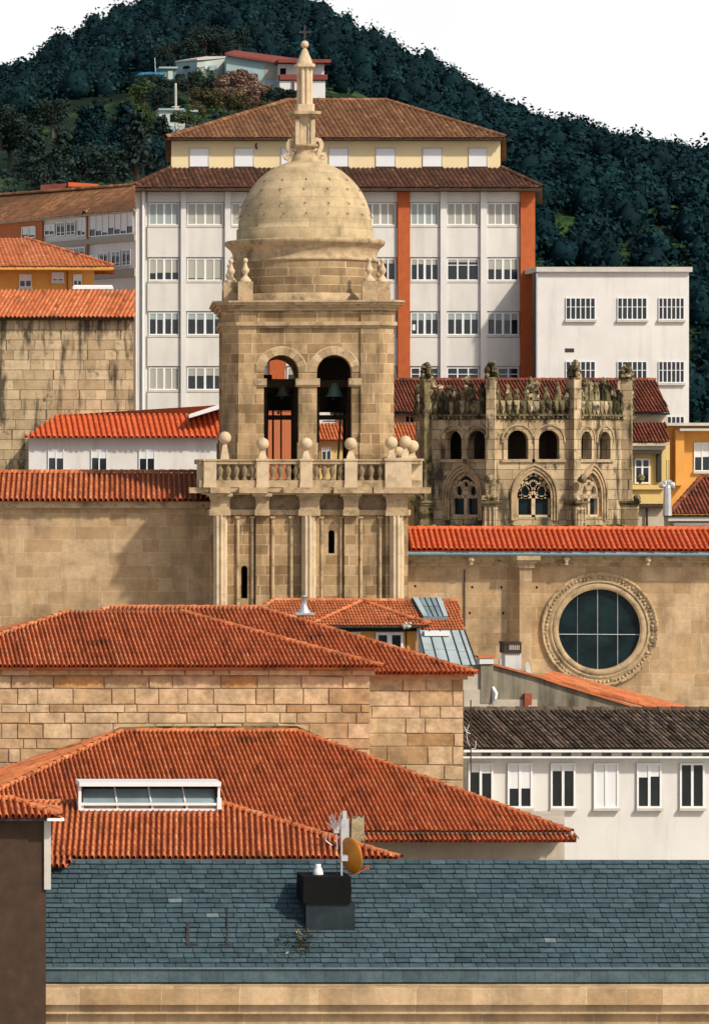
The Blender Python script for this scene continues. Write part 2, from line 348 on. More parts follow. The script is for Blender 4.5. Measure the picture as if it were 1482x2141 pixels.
M['brown'] = plain('dark_brown_board', (0.055,0.032,0.02), 0.8, 0.3, 0.3, 3.0)
M['rust'] = plain('red_brown_steel', (0.30,0.075,0.035), 0.75, 0.3, 0.25, 4.0)
M['bronze'] = plain('green_bronze', (0.07,0.15,0.14), 0.6, 0.4, 0.25, 3.0, metal=0.2)
M['darkbronze'] = plain('dark_bronze', (0.05,0.055,0.05), 0.6, 0.4, 0.25, 3.0, metal=0.2)
M['metal'] = plain('galvanised_steel', (0.55,0.57,0.58), 0.4, 0.5, 0.15, 3.0, metal=0.5)
M['dish'] = plain('orange_dish_paint', (0.56,0.215,0.018), 0.45, 0.4, 0.2, 2.5)
M['greydish'] = plain('grey_dish_paint', (0.45,0.44,0.41), 0.5, 0.4, 0.1, 3.0)
M['black'] = plain('black_cladding', (0.004,0.0045,0.005), 0.8, 0.15, 0.4, 3.0)
M['sheer'] = plain('teal_sheet', (0.10,0.22,0.21), 0.8, 0.2, 0.3, 1.0)
M['tarp'] = plain('blue_tarpaulin', (0.03,0.16,0.30), 0.6, 0.3, 0.3, 1.0)
M['bluewall'] = plain('blue_grey_render', (0.30,0.42,0.44), 0.9, 0.2, 0.14, 0.4, streak=((0.5,0.54,0.53),0.5,0.7,0.6,0.5))
M['shed'] = plain('pale_shed_wall', (0.47,0.52,0.50), 0.9, 0.2, 0.14, 0.6, streak=((0.25,0.28,0.26),0.55,0.75,0.5,1.0))
M['redroof'] = plain('dull_red_roofing', (0.20,0.055,0.045), 0.85, 0.2, 0.25, 1.0)
M['terrain'] = None
M['clad'] = plain('dark_slate_cladding', (0.018,0.028,0.034), 0.7, 0.2, 0.4, 3.0)
# ------------------------------------------------------------------ roof, ashlar and foliage helpers
def tiles(mb, poly, period, course, rnd, skew=0.0, rk=0.32, hk=1.5, seg=4, base=True, jit=0.006, lift=0.005):
    """barrel tiles over a convex planar roof polygon; skew turns the tile runs within the plane"""
    poly = [Vector(p) for p in poly]; n = Vector((0,0,0))
    for i in range(len(poly)): n += (poly[i]-poly[0]).cross(poly[(i+1) % len(poly)]-poly[0])
    n.normalize()
    if n.z < 0: n = -n
    e = Vector((0,0,1)).cross(n).normalized()
    if e.x < 0: e = -e
    s = n.cross(e)
    if s.z < 0: s = -s
    if skew:
        c_, s_ = math.cos(skew), math.sin(skew); e, s = e*c_+s*s_, s*c_-e*s_
    o = poly[0]; q = [((p-o).dot(e), (p-o).dot(s)) for p in poly]
    if base: mb.face(poly if (poly[1]-poly[0]).cross(poly[2]-poly[1]).dot(n) > 0 else poly[::-1], tint=0.2)  # channels between the ribs tinted darker, their shade put into the colour
    u = min(a for a, b in q)+period*0.5; u1 = max(a for a, b in q); r = rk*period
    while u < u1:
        hits = []
        for i in range(len(q)):
            (a, b), (c, d) = q[i], q[(i+1) % len(q)]
            if (a-u)*(c-u) <= 0 and abs(a-c) > 1e-9: hits.append(b+(d-b)*(u-a)/(c-a))
        if len(hits) >= 2:
            v0, v1 = min(hits), max(hits); v = v0-0.04-course*(0.15*rnd.random())
            uo = u+rnd.uniform(-1, 1)*jit; tr_ = rnd.gauss(0.5, 0.12)
            while v < v1-0.03:
                va, vb = v, min(v+course*1.04, v1); ra, rb = r*1.05, r*0.95; la, lb = lift+rnd.random()*0.004, 0.001
                uu = uo+rnd.uniform(-1, 1)*jit*0.5; vs = []
                for (rr, vv, ll) in ((ra, va, la), (rb, vb, lb)):
                    for k in range(seg+1):
                        a = PI*k/seg
                        vs.append(o+e*(uu+rr*math.cos(a))+s*vv+n*(ll+hk*period*0.5*math.sin(a)*rr/r))
                fs = [(k+1, k, seg+1+k, seg+2+k) for k in range(seg)]
                mb.mesh(vs, fs, [(0, 0)]*len(vs), min(1, max(0, rnd.gauss(tr_, 0.14))), True)
                v += course
        u += period
def caps(mb, pts, r, rnd, ln=0.42, lift=0.02):
    """ridge or hip tiles along a line"""
    for a, b in zip(pts, pts[1:]):
        a, b = Vector(a), Vector(b); d = b-a; L = d.length; d.normalize(); k = max(1, int(L/ln))
        sd = d.cross(Vector((0,0,1))).normalized(); up = sd.cross(d)
        for i in range(k):
            p, q = a+d*(L*i/k), a+d*(L*(i+1.08)/k); vs = []
            for pt, rr, l in ((p, r*1.06, lift+0.015), (q, r*0.95, lift)):
                for j in range(7):
                    t = -0.15+(PI+0.3)*j/6; vs.append(pt+sd*rr*math.cos(t)+up*(rr*math.sin(t)*0.9+l))
            mb.mesh(vs, [(j, j+1, j+8, j+7) for j in range(6)], [(0, 0)]*14, min(1, max(0, rnd.gauss(0.5, 0.2))), True)
def ashlar_blocks(mb, mp, u0, u1, z0, z1, rows, wlo, whi, rnd, gap=0.012, proud=0.02):
    """hand-cut blocks over a wall rectangle, every row with its own height, every block its own length"""
    z = z1
    while z > z0+0.02:
        h = rnd.choice(rows)*rnd.uniform(0.92, 1.08); zb = max(z0, z-h); u = u0
        while u < u1-0.02:
            wd = rnd.uniform(wlo, whi)*(0.55 if rnd.random() < 0.12 else 1); ub = u+wd
            if u1-ub < wlo*0.4: ub = u1
            j = lambda: rnd.uniform(-0.5, 0.8)*gap
            q = [(u+gap+j(), zb+gap+j()), (ub-gap+j(), zb+gap+j()), (ub-gap+j(), z-gap+j()), (u+gap+j(), z-gap+j())]
            if rnd.random() < 0.10 and wd > wlo: q[2] = (q[2][0], q[2][1]-h*0.14)
            p = proud*rnd.uniform(0.6, 1.5); cu, cz = (u+ub)/2, (z+zb)/2; iu, iz = 0.016/(ub-u)*2, 0.016/(z-zb)*2
            i_ = [(a+(cu-a)*iu, b+(cz-b)*iz) for a, b in q]
            O = [mp(a, b, 0.0) for a, b in q]; I = [mp(a, b, p*rnd.uniform(0.85, 1.15)) for a, b in i_]
            t = min(1, max(0, rnd.gauss(0.55, 0.24)))
            mb.face(I, tint=t)
            for k in range(4): mb.face([O[k], O[(k+1) % 4], I[(k+1) % 4], I[k]], tint=t)
            u = ub
        z = zb
def leaves(mb, c, r, n, size, rnd, tint=(0.2, 0.8), shell=0.55):
    """a clump of n leaf sprays inside an ellipsoid"""
    for i in range(n):
        d = Vector((rnd.gauss(0,1), rnd.gauss(0,1), rnd.gauss(0,1))).normalized()
        q = shell+(1-shell)*rnd.random()**0.6
        p = Vector((c[0]+d.x*r[0]*q, c[1]+d.y*r[1]*q, c[2]+d.z*r[2]*q))
        a = (d*0.9+Vector((rnd.gauss(0,1), rnd.gauss(0,1), rnd.gauss(0,1)+0.4))*0.6).normalized()
        x = a.cross(Vector((rnd.random(), rnd.random(), rnd.random()))).normalized(); y = a.cross(x)
        s = size*rnd.uniform(0.6, 1.4); l = s*rnd.uniform(0.5, 0.9)
        mb.face([p-x*s, p-y*l, p+x*s*0.9+a*s*0.25, p+y*l], uv=[(0,0)]*4, tint=min(1, max(0, rnd.uniform(*tint))))
def window(parent, fn, x0, x1, y0, y1, blind=0.0, bmat='blind', mull=(1, 2, 1), o=0.0, fr=2.2, sill=True, glass='glass', name='window', panes=4, transom=None):
    """pane with frame, sill and blind over a photo rectangle on wall fn"""
    m = MB(); m.slab(fn, x0, x1, y0, y1, o+0.02, o-0.05); wn = m.build(name, M[glass], parent)
    f = MB(); w_ = x1-x0
    f.slab(fn, x0, x1, y0, y0+fr, o+0.07, o+0.02); f.slab(fn, x0, x1, y1-fr, y1, o+0.07, o+0.02)
    f.slab(fn, x0, x0+fr, y0+fr, y1-fr, o+0.07, o+0.02); f.slab(fn, x1-fr, x1, y0+fr, y1-fr, o+0.07, o+0.02)
    for k in range(1, panes):
        t = fr*(1.1 if panes == 4 and k == 2 else 0.65); c = x0+w_*k/panes
        f.slab(fn, c-t, c+t, y0+fr, y1-fr, o+0.065, o+0.02)
    if transom: f.slab(fn, x0+fr, x1-fr, y0+(y1-y0)*transom-fr*0.35, y0+(y1-y0)*transom+fr*0.35, o+0.06, o+0.02)
    f.build('frame', M['frame'], wn)
    if blind > 0:
        b = MB()
        for k in range(panes):
            a = x0+fr*0.6+(w_-fr)*k/panes; c = a+(w_-fr*1.4)/panes
            bl = min(1, max(0.05, blind+(random.uniform(-0.02, 0.02) if blind < 0.98 else 0)))
            b.slab(fn, a, c, y0+fr*0.5, y0+fr*0.5+(y1-y0-fr)*bl, o+0.04, o+0.02)
        b.build('blind', M[bmat], wn)
    if sill:
        s_ = MB(); s_.slab(fn, x0-2, x1+2, y1, y1+5, o+0.16, o-0.05); s_.build('sill', M['sill'], wn)
    return wn

# ------------------------------------------------------------------ ground, hill and far wood
def interp(tab, v):
    for (a, b), (c, d) in zip(tab, tab[1:]):
        if v <= c:
            t = max(0, (v-a)/(c-a)); t = t*t*(3-2*t) if False else t
            return b+(d-b)*t
    return tab[-1][1]
HT = [(-200,0),(150,0),(178,3),(215,12),(240,20),(272,44),(340,54.6),(400,63.6),(500,82),(620,103),(680,104),(800,70),(1000,20),(1500,0),(6000,0)]
LT = [(-200,0),(240,0),(330,0.06),(450,0.35),(620,0.58),(900,0.5),(1200,0.1),(1500,0),(6000,0)]
def ground_z(x, y):
    u = x-(470-VX)*min(y, 700)/F; l = interp(LT, y)
    z = interp(HT, y)-l*(math.sqrt(u*u+36)-6)
    if 250 < y < 1200:
        k = min(1, (y-250)/60); z += k*(1.1*math.sin(x*0.21+y*0.05)*math.sin(y*0.11+1.3)+0.6*math.sin(x*0.53+y*0.31))
    return max(z, -2.0)
def mat_ground():
    m, t, b = newmat('hillside_and_streets', 0.95, 0.1)
    ob = N(t, 'ShaderNodeTexCoord').outputs['Object']; sp = N(t, 'ShaderNodeSeparateXYZ'); lk(t, ob, sp.inputs[0])
    hill = math_(t, 'GREATER_THAN', sp.outputs[1], 246.0)
    gr = ramp(t, noise(t, 0.16, 6, 0.6), [(0.3,(0.008,0.016,0.012)),(0.5,(0.014,0.028,0.016)),(0.58,(0.035,0.075,0.020)),(0.68,(0.065,0.115,0.03)),(0.8,(0.045,0.04,0.022))])
    gr = mix(t, 1.0, gr, ramp(t, noise(t, 2.2, 5, 0.7), [(0.3,g(0.6)),(0.7,g(1.4))]), 'MULTIPLY')
    pv = ramp(t, noise(t, 0.7, 6, 0.6), [(0.3,(0.40,0.35,0.28)),(0.7,(0.50,0.45,0.37))])
    lk(t, mix(t, hill, pv, gr), b.inputs['Base Color']); bump(t, b, noise(t, 1.3, 5, 0.7), 0.6, 0.3)
    return m
M['terrain'] = mat_ground()
m = MB()
xs = [-3000,-1200,-500]+[-200+8*i for i in range(76)]+[500,900,1800,4000]
ys = [-300,-100,0,60,120,160]+[180+7*i for i in range(105)]+[1000,1200,1600,2500,5000,9000]
vs = [(x, y, ground_z(x, y)) for y in ys for x in xs]; nx = len(xs)
m.mesh(vs, [(j*nx+i, j*nx+i+1, (j+1)*nx+i+1, (j+1)*nx+i) for j in range(len(ys)-1) for i in range(nx-1)])
tag(m.build('ground', M['terrain']), kind='structure')
M['leaf_dark'] = tinted('dark_foliage', [(0,(0.008,0.018,0.017)),(0.5,(0.018,0.036,0.031)),(1,(0.036,0.062,0.045))], 0.8, 0.15, 0.25, 0.5, bmp=0)
M['leaf_teal'] = tinted('teal_pine_foliage', [(0,(0.002,0.012,0.016)),(0.5,(0.005,0.027,0.034)),(0.8,(0.012,0.044,0.046)),(1,(0.032,0.050,0.034))], 0.85, 0.1, 0.3, 0.3, bmp=0)
M['leaf_olive'] = tinted('olive_foliage', [(0,(0.03,0.03,0.012)),(0.5,(0.075,0.07,0.03)),(1,(0.13,0.11,0.05))], 0.85, 0.15, 0.25, 0.5, bmp=0)
M['leaf_rose'] = tinted('faded_brown_foliage', [(0,(0.055,0.035,0.028)),(0.5,(0.18,0.11,0.08)),(1,(0.32,0.21,0.15))], 0.9, 0.1, 0.25, 0.5, bmp=0)
M['leaf_green'] = tinted('green_foliage', [(0,(0.015,0.03,0.010)),(0.5,(0.04,0.07,0.022)),(1,(0.08,0.12,0.035))], 0.85, 0.15, 0.25, 0.5, bmp=0)
M['bark'] = plain('bark', (0.06,0.045,0.032), amp=0.3)
# the wood on the upper slope, one mass
rnd = random.Random(3); m = MB()
for i in range(3400):
    D = rnd.uniform(425, 690); px = rnd.uniform(-350, 1500); x = (px-VX)*D/F; z = ground_z(x, D)
    if z < 22: continue
    if D < 470 and rnd.random() < 0.25: continue
    r = rnd.uniform(1.1, 2.6); h = r*rnd.uniform(0.9, 1.7); tt = rnd.choice((rnd.uniform(0, 0.4), rnd.uniform(0.2, 1.0)))
    m.lump((x, D, z+h*0.5), r*0.6, rnd, 0.25, tt*0.3, h/r, True); leaves(m, (x, D, z+h*0.55), (r*0.95, r*0.95, h*0.9), 95, 0.25, rnd, (max(0, tt-0.3), min(1, tt+0.25)), 0.6)  # darkened cores put the shade inside the clumps into the colour
for i in range(1700):
    D = rnd.uniform(248, 430); px = rnd.uniform(880, 1620); x = (px-VX)*D/F; z = ground_z(x, D)
    r = rnd.uniform(0.9, 1.7); h = r*rnd.uniform(0.9, 1.5); tt = rnd.uniform(0.1, 0.75)
    m.lump((x, D, z+h*0.45), r*0.6, rnd, 0.25, tt*0.3, h/r, True); leaves(m, (x, D, z+h*0.5), (r, r, h), 75, 0.2, rnd, (max(0, tt-0.15), tt+0.15), 0.5)  # cores tinted dark for inner shade here too
o = m.build('far_wood', M['leaf_teal']); tag(o, 'dark teal pine wood covering the top of the hill', 'wood', kind='stuff')
# undergrowth between the gardens
m = MB()
for i in range(900):
    D = rnd.uniform(262, 440); px = rnd.uniform(-150, 760); x = (px-VX)*D/F; z = ground_z(x, D)
    if rnd.random() < 0.55 and math.sin(x*0.35+D*0.06)*math.sin(D*0.09) > 0.15: continue
    r = rnd.uniform(0.35, 0.9)
    leaves(m, (x, D, z+r*0.35), (r, r, r*0.8), 14, 0.22, rnd, (0.05, 0.75), 0.5)
tag(m.build('undergrowth', M['leaf_dark']), 'low scrub and brambles between the hillside gardens', 'undergrowth', kind='stuff')
# trees and shrubs: prototypes, then copies
def tree_proto(name, kind, seed):
    rnd = random.Random(seed); cr = MB(); tk = MB()
    if kind == 'pine':
        h = 5.2; nl = 9
        tk.lathe([(0.22,-0.8),(0.16,h*0.45),(0.05,h*0.95)], seg=7)
        for i in range(nl):
            z = h*(0.28+0.72*i/nl); R = 1.55*(1-0.72*i/nl)*rnd.uniform(0.8, 1.15); a0 = rnd.random()*6
            for k in range(5):
                a = a0+k*1.257; q = R*0.55; c = (q*math.cos(a), q*math.sin(a), z+rnd.uniform(-0.2, 0.2))
                leaves(cr, c, (R*0.55, R*0.55, 0.34), 26, 0.17, rnd, (0.05, 0.9) if rnd.random() < 0.5 else (0.0, 0.5), 0.4)
                tk.tube([(0, 0, z-0.2), (c[0]*1.2, c[1]*1.2, c[2])], 0.03, 4)
    elif kind == 'round':
        tk.lathe([(0.2,-0.8),(0.15,0.9),(0.08,2.2)], seg=7)
        for i in range(15):
            a = rnd.random()*6.283; q = rnd.uniform(0.2, 1.45); c = (q*math.cos(a), q*math.sin(a), rnd.uniform(0.9, 2.9)-q*0.25); r = rnd.uniform(0.4, 0.85)
            t = rnd.uniform(0.05, 0.6); leaves(cr, c, (r, r, r*0.75), 85, 0.13, rnd, (t, t+0.4), 0.5)
            tk.tube([(0, 0, 0.7), (c[0]*0.8, c[1]*0.8, c[2])], 0.04, 4)
    else:       # shrub
        for i in range(9):
            a = rnd.random()*6.283; q = rnd.uniform(0.05, 0.85); c = (q*math.cos(a), q*math.sin(a), rnd.uniform(0.3, 1.2)-q*0.2); r = rnd.uniform(0.3, 0.55)
            t = rnd.uniform(0.1, 0.6); leaves(cr, c, (r, r, r*0.8), 80, 0.085, rnd, (t, t+0.4), 0.35)
            tk.tube([(0, 0, -0.3), (c[0], c[1], c[2])], 0.025, 4)
    return cr, tk
PROTO = {}
def plant(kind, leaf, px, py, D, scale, label, cat, group, hs=1.0):
    """stands with its foot on the slope at about (px, py)"""
    key = (kind, leaf, random.Random(int(px*7+py)).randrange(2))
    x = (px-VX)*D/F; z = CZ+(HY-py)*D/F
    r = bpy.data.objects.new({'pine': 'pine_tree', 'round': 'broadleaf_tree', 'shrub': 'shrub'}[kind], None); C.objects.link(r)
    r.location = (x, D, z); r.scale = (scale, scale, scale*hs); r.rotation_euler = (0, 0, (px*13+py*7) % 6.28); tag(r, label, cat, group)
    if key not in PROTO:
        cr, tk = tree_proto(kind, kind, hash(kind) % 1 + key[2]*11+len(leaf))
        a = cr.build('crown', M[leaf]); b = tk.build('trunk' if kind != 'shrub' else 'stem', M['bark']); PROTO[key] = (a, b)
    else:
        a, b = (q.copy() for q in PROTO[key]); C.objects.link(a); C.objects.link(b)
    a.parent = r; b.parent = r
    return r
# ------------------------------------------------------------------ bell tower (cathedral frame: x right, y back, from the tower's axis)
def chamf(hx, cut, z0, z1, mb, cx=0, cy=0, tint=0.5, flip=False):
    p = [(-hx+cut,-hx), (hx-cut,-hx), (hx,-hx+cut), (hx,hx-cut), (hx-cut,hx), (-hx+cut,hx), (-hx,hx-cut), (-hx,-hx+cut)]
    b = [Vector((cx+a, cy+c, z0)) for a, c in p]; t = [Vector((cx+a, cy+c, z1)) for a, c in p]
    for i in range(8):
        j = (i+1) % 8; mb.face([b[i], b[j], t[j], t[i]], tint=tint)
    mb.face(t, tint=tint); mb.face(b[::-1], tint=tint)
tower = thing('bell_tower', 'tan stone bell tower with a round dome, twin bell arches and a ball topped balcony', 'bell tower', MC @ Vector((0,0,0)), THC)
def tb(mb, name, mat='tower', parent=None, label=None): return mb.build(name, M[mat], parent or tower, MC, label)
fy = -3.45; zfl = tz(1016, fy); zsp = tz(778, fy); zent = tz(685, -3.6)
def rot4(k):
    R = Matrix.Rotation(k*PI/2, 4, 'Z'); return lambda u, z, o: R @ Vector((u, fy-o, z))
oc = [(tx(588, fy), 0.72), (tx(699, fy), 0.72)]
m = MB()
for k in range(4):
    f = rot4(k); g_ = (lambda u, z, o, f=f: f(u, z, o-0.95))
    ops = [(c, h, zfl+0.05, zsp, 'round') for c, h in oc]
    m.arch_wall(f, -2.2, 2.2, zfl-0.3, zent, ops, 0.95)
    # inner face of the same wall
    n0 = len(m.f); m.arch_wall(g_, -2.5, 2.5, zfl-0.3, zent, ops, 0.0)
    for i in range(n0, len(m.f)): m.f[i].reverse(); m.uv[i].reverse()
tb(m, 'belfry_wall')
cp = [(2.15,-3.55), (2.9,-3.55), (3.55,-2.9), (3.55,-2.15), (2.5,-2.15), (2.15,-2.5)]
for k in range(4):
    R = Matrix.Rotation(k*PI/2, 4, 'Z'); m = MB()
    m.prism([R @ Vector((a, b, zfl-0.3)) for a, b in cp], (0, 0, zent-zfl+0.3))
    for i in range(len(m.f)): m.f[i].reverse(); m.uv[i].reverse()
    cq = [(2.08,-3.66), (2.95,-3.66), (3.66,-2.95), (3.66,-2.08)]
    m.prism([R @ Vector((a, b, zfl-0.2)) for a, b in cq[::-1]+[(2.5,-2.2), (2.2,-2.5)][::-1]], (0, 0, tz(925, -3.6)-zfl+0.2))
    m.prism([R @ Vector((a, b, zfl-0.2)) for a, b in [(2.12,-3.60), (2.92,-3.60), (3.60,-2.92), (3.60,-2.12), (2.5,-2.2), (2.2,-2.5)][::-1]], (0, 0, tz(905, -3.6)-zfl+0.2))
    tb(m, 'corner_pier')
f0 = rot4(0)
zi0, zi1 = tz(808, fy), tz(791, fy)
m = MB()
for k in range(4):
    R = Matrix.Rotation(k*PI/2, 4, 'Z')
    for u0, u1 in ((oc[0][0]-1.15, oc[0][0]-0.60), (oc[0][0]+0.60, oc[1][0]-0.60), (oc[1][0]+0.60, oc[1][0]+1.12)):
        m = MB()
        for a, b, pr in ((zi0+0.07, zi1, 0.12), (zi0, zi0+0.07, 0.07)):
            p = [R @ Vector(q) for q in ((u0, fy-pr, a), (u1, fy-pr, a), (u1, fy-pr, b), (u0, fy-pr, b))]
            q = [R @ Vector(q) for q in ((u0, fy+0.85, a), (u1, fy+0.85, a), (u1, fy+0.85, b), (u0, fy+0.85, b))]
            m.hexa(p+q)
        tb(m, 'impost', 'carved')
for c, h in oc:
    m = MB(); m.arch_band(f0, c, 0.725, 1.06, None, zsp-0.0, 'round', 0.025, -0.05, n=11, tints=True, gap=0.035); tb(m, 'arch_ring', 'carved')
    m = MB(); m.arch_band(f0, c, 1.03, 1.09, None, zsp, 'round', 0.018, -0.05, n=16); tb(m, 'arch_outline', 'pale_carved')
for u0, u1 in ((oc[0][0]-1.0, oc[0][0]-0.62), (oc[0][0]+0.66, oc[1][0]-0.66), (oc[1][0]+0.62, oc[1][0]+1.0)):     # plinths under the arch piers
    m = MB(); m.box(u0, u1, fy-0.16, fy+0.6, zfl-0.1, tz(925, fy)); tb(m, 'pier_plinth')
m = MB(); m.box(-3.0, 3.0, -3.0, 3.0, zent-0.25, zent-0.05); tb(m, 'bell_loft_ceiling', 'wood')
m = MB(); m.box(-3.0, 3.0, -3.0, 3.0, zfl-0.35, zfl-0.05); tb(m, 'bell_loft_floor', 'wood')
m = MB()
for c, h in oc:     # bell frames: posts, headstocks, braces
    m.box(c-0.9, c+0.9, -2.2, -1.9, zi0+0.0, zi0+0.3); m.box(c-0.9, c+0.9, 0.9, 1.2, zi0-0.2, zi0+0.25)
    for q in (-0.62, 0.66): m.box(c+q-0.07, c+q+0.07, -2.1, -1.95, zfl, zi0); m.box(c+q-0.07, c+q+0.07, 0.9, 1.05, zfl, zi0)
    m.box(c-0.75, c+0.75, -0.6, -0.3, zi0-1.35, zi0-1.15)
c0, c1 = oc[0][0], oc[1][0]     # boarding behind the bells
m.box(c0-0.95, c0+0.85, 1.5, 1.6, tz(858, 1.5), tz(792, 1.5)); m.box(c1-0.55, c1+0.95, 1.5, 1.6, tz(862, 1.5), tz(748, 1.5)); m.box(c0-0.8, c0-0.2, 1.45, 1.5, tz(800, 1.5), tz(783, 1.5))
m.box(c0-0.2, c0-0.12, 1.4, 1.46, zfl, zi0); m.box(c0+0.15, c0+0.22, 1.4, 1.46, zfl+0.9, zi0); m.tube([(c0-0.5, 0.5, zfl), (c0-0.42, 0.5, zi0-0.6)], 0.05, 5); m.tube([(c1+0.3, 0.5, zfl), (c1+0.5, 0.5, zi0-0.6)], 0.05, 5)
tb(m, 'bell_frame', 'wood')
# entablature and cornice
m = MB(); chamf(3.57, 0.66, zent, tz(672, -3.6)-0.08, m); chamf(3.68, 0.68, tz(680, -3.6), tz(672, -3.6), m); tb(m, 'string_course', 'carved')
m = MB(); chamf(3.50, 0.66, tz(672, -3.5), tz(640, -3.5), m)
for k in range(4):
    R = Matrix.Rotation(k*PI/2, 4, 'Z')
    m.prism([R @ Vector((a, b, tz(672, -3.5))) for a, b in [(2.15,-3.58), (2.9,-3.58), (3.58,-2.9), (3.58,-2.15), (2.5,-2.15), (2.15,-2.5)][::-1]], (0, 0, tz(640, -3.5)-tz(672, -3.5)))
tb(m, 'frieze')
zc = [tz(y, -3.9) for y in (648, 641, 636, 631, 627)]
m = MB()
for i, hx in enumerate((3.66, 3.78, 3.90, 3.97)): chamf(hx, 0.66, zc[i], zc[i+1]-(0 if i == 3 else 0.0), m)
tb(m, 'cornice', 'carved')
# drum, dome
zd = zc[-1]
def pz(y): return tz(y, -3.0)
m = MB(); m.lathe([(3.20,zd-0.05),(3.20,pz(613)),(3.12,pz(611))], seg=64); tb(m, 'drum_base', 'carved')
m = MB(); m.lathe([(3.04,pz(612)),(3.04,pz(541))], seg=64); tb(m, 'drum', 'drum')
m = MB(); m.lathe([(3.04,pz(543)),(3.10,pz(542)),(3.12,pz(538)),(3.05,pz(536)),(3.03,pz(530)),(3.06,pz(522)),(3.15,pz(513)),(3.30,pz(507)),(3.36,pz(504)),(3.38,pz(499)),(3.36,pz(496)),(2.7,pz(495))], seg=72); tb(m, 'drum_cornice', 'carved')
zb = pz(470); prof = [(2.88,pz(497)),(2.88,zb),(2.84,zb+0.02)]
Hd = (tz(338, 0)-zb)
for i in range(0, 25):
    a = rad(78.5)*i/24; prof.append((2.815*math.cos(a), zb+0.02+Hd*math.sin(a)/math.sin(rad(78.5))))
m = MB(); m.lathe(prof+[(0.01, prof[-1][1]+0.01)], seg=72); tb(m, 'dome', 'dome')
hk = MB(); hk.tube([(0,0.05,0), (0,-0.05,0.0), (0.015,-0.10,-0.04), (0.03,-0.08,-0.08)], 0.014, 5); hp = None
for y, n, ph in ((372, 13, 0.1), (393, 15, 0.25), (424, 17, 0.05), (446, 19, 0.22)):
    z = tz(y, -2.0); q = min(1, (z-zb)/Hd); r = 2.815*math.cos(math.asin(min(0.97, q*math.sin(rad(78.5)))))
    for k in range(n):
        a = 2*PI*k/n+ph+PI
        if math.sin(a) > 0.25: continue
        if hp is None: hp = tb(hk, 'iron_hook', 'iron'); hp.data.transform((MC @ Matrix.Identity(4)).inverted() @ Matrix.Identity(4)) if False else None; o = hp
        else: o = hp.copy(); C.objects.link(o)
        o.location = (r*math.cos(a), r*math.sin(a), z); o.rotation_euler = (0, 0, a+PI/2)
# lantern with scrolls
m = MB(); m.lathe([(0.62,tz(339,0)),(0.56,tz(333,0)),(0.55,tz(328,0)),(0.47,tz(324,0)),(0.42,tz(318,0)),(0.42,tz(311,0)),(0.46,tz(309,0)),(0.55,tz(308,0)),(0.58,tz(305,0)),(0.56,tz(302,0)),(0.3,tz(301,0))], seg=32); tb(m, 'lantern_neck', 'carved')
z0, z1 = tz(302,0), tz(245,0); m = MB()
m.box(-0.30, 0.30, -0.30, 0.30, z0, z1)
for k in range(4):
    R = Matrix.Rotation(k*PI/2, 4, 'Z')
    for a, b, c_, d, e, f_ in ((-0.36,-0.13,-0.36,-0.2,z0,z1), (0.13,0.36,-0.36,-0.2,z0,z1), (-0.13,0.13,-0.34,-0.2,z1-0.25,z1), (-0.42,-0.24,-0.40,-0.24,z0,z1-0.12), (0.24,0.42,-0.40,-0.24,z0,z1-0.12)):
        V = [R @ Vector(q) for q in ((a,c_,e),(b,c_,e),(b,c_,f_),(a,c_,f_),(a,d,e),(b,d,e),(b,d,f_),(a,d,f_))]; m.hexa(V)
tb(m, 'lantern_shaft', 'pale_carved')
m = MB(); chamf(0.46, 0.1, z1, z1+0.08, m); chamf(0.56, 0.14, z1+0.08, tz(240,0), m); chamf(0.66, 0.2, tz(240,0), tz(234,0), m); tb(m, 'lantern_ledge', 'carved')
m = MB(); chamf(0.40, 0.1, tz(234,0), tz(218,0), m); z2 = tz(218,0); z3 = tz(140,0)
m.lathe([(0.25,z2),(0.25,z3)], seg=20)
for k in range(8): m.lathe([(0.105,z2),(0.095,z3)], 0.25*math.cos(k*PI/4+0.39), 0.25*math.sin(k*PI/4+0.39), 10)
chamf(0.42, 0.12, z3, tz(134,0), m); m.lathe([(0.36,tz(134,0)),(0.30,tz(126,0)),(0.12,tz(104,0)),(0.05,tz(98,0))], seg=20); m.ball((0,0,tz(92,0)), 0.17); tb(m, 'pinnacle', 'pale_carved')
m = MB(); m.box(-0.04,0.04,-0.04,0.04,tz(90,0),tz(52,0)); m.box(-0.26,0.26,-0.035,0.035,tz(68,0),tz(64,0)); tb(m, 'iron_cross', 'iron')
pth = [(595,353),(603,343),(607,334),(609,325),(606,315),(602.5,308),(602.5,300),(606,293.5),(612,291),(617,294),(619.5,301),(619.5,309),(616,313),(613,310)]
cur = [(606.5,329),(601,331),(597,329),(595,325),(597,321),(600.5,321.5),(601.5,325)]
for sg in (-1, 1):
    m = MB()
    for q, th in ((pth, 0.17), (cur, 0.14)):
        l = [((x-637)/49.07, tz(y, 0)) for x, y in q]
        if sg > 0: l = [(-a, b) for a, b in l]
        m.ribbon(l, th, -0.19, 0.19)
    tb(m, 'scroll', 'pale_carved')
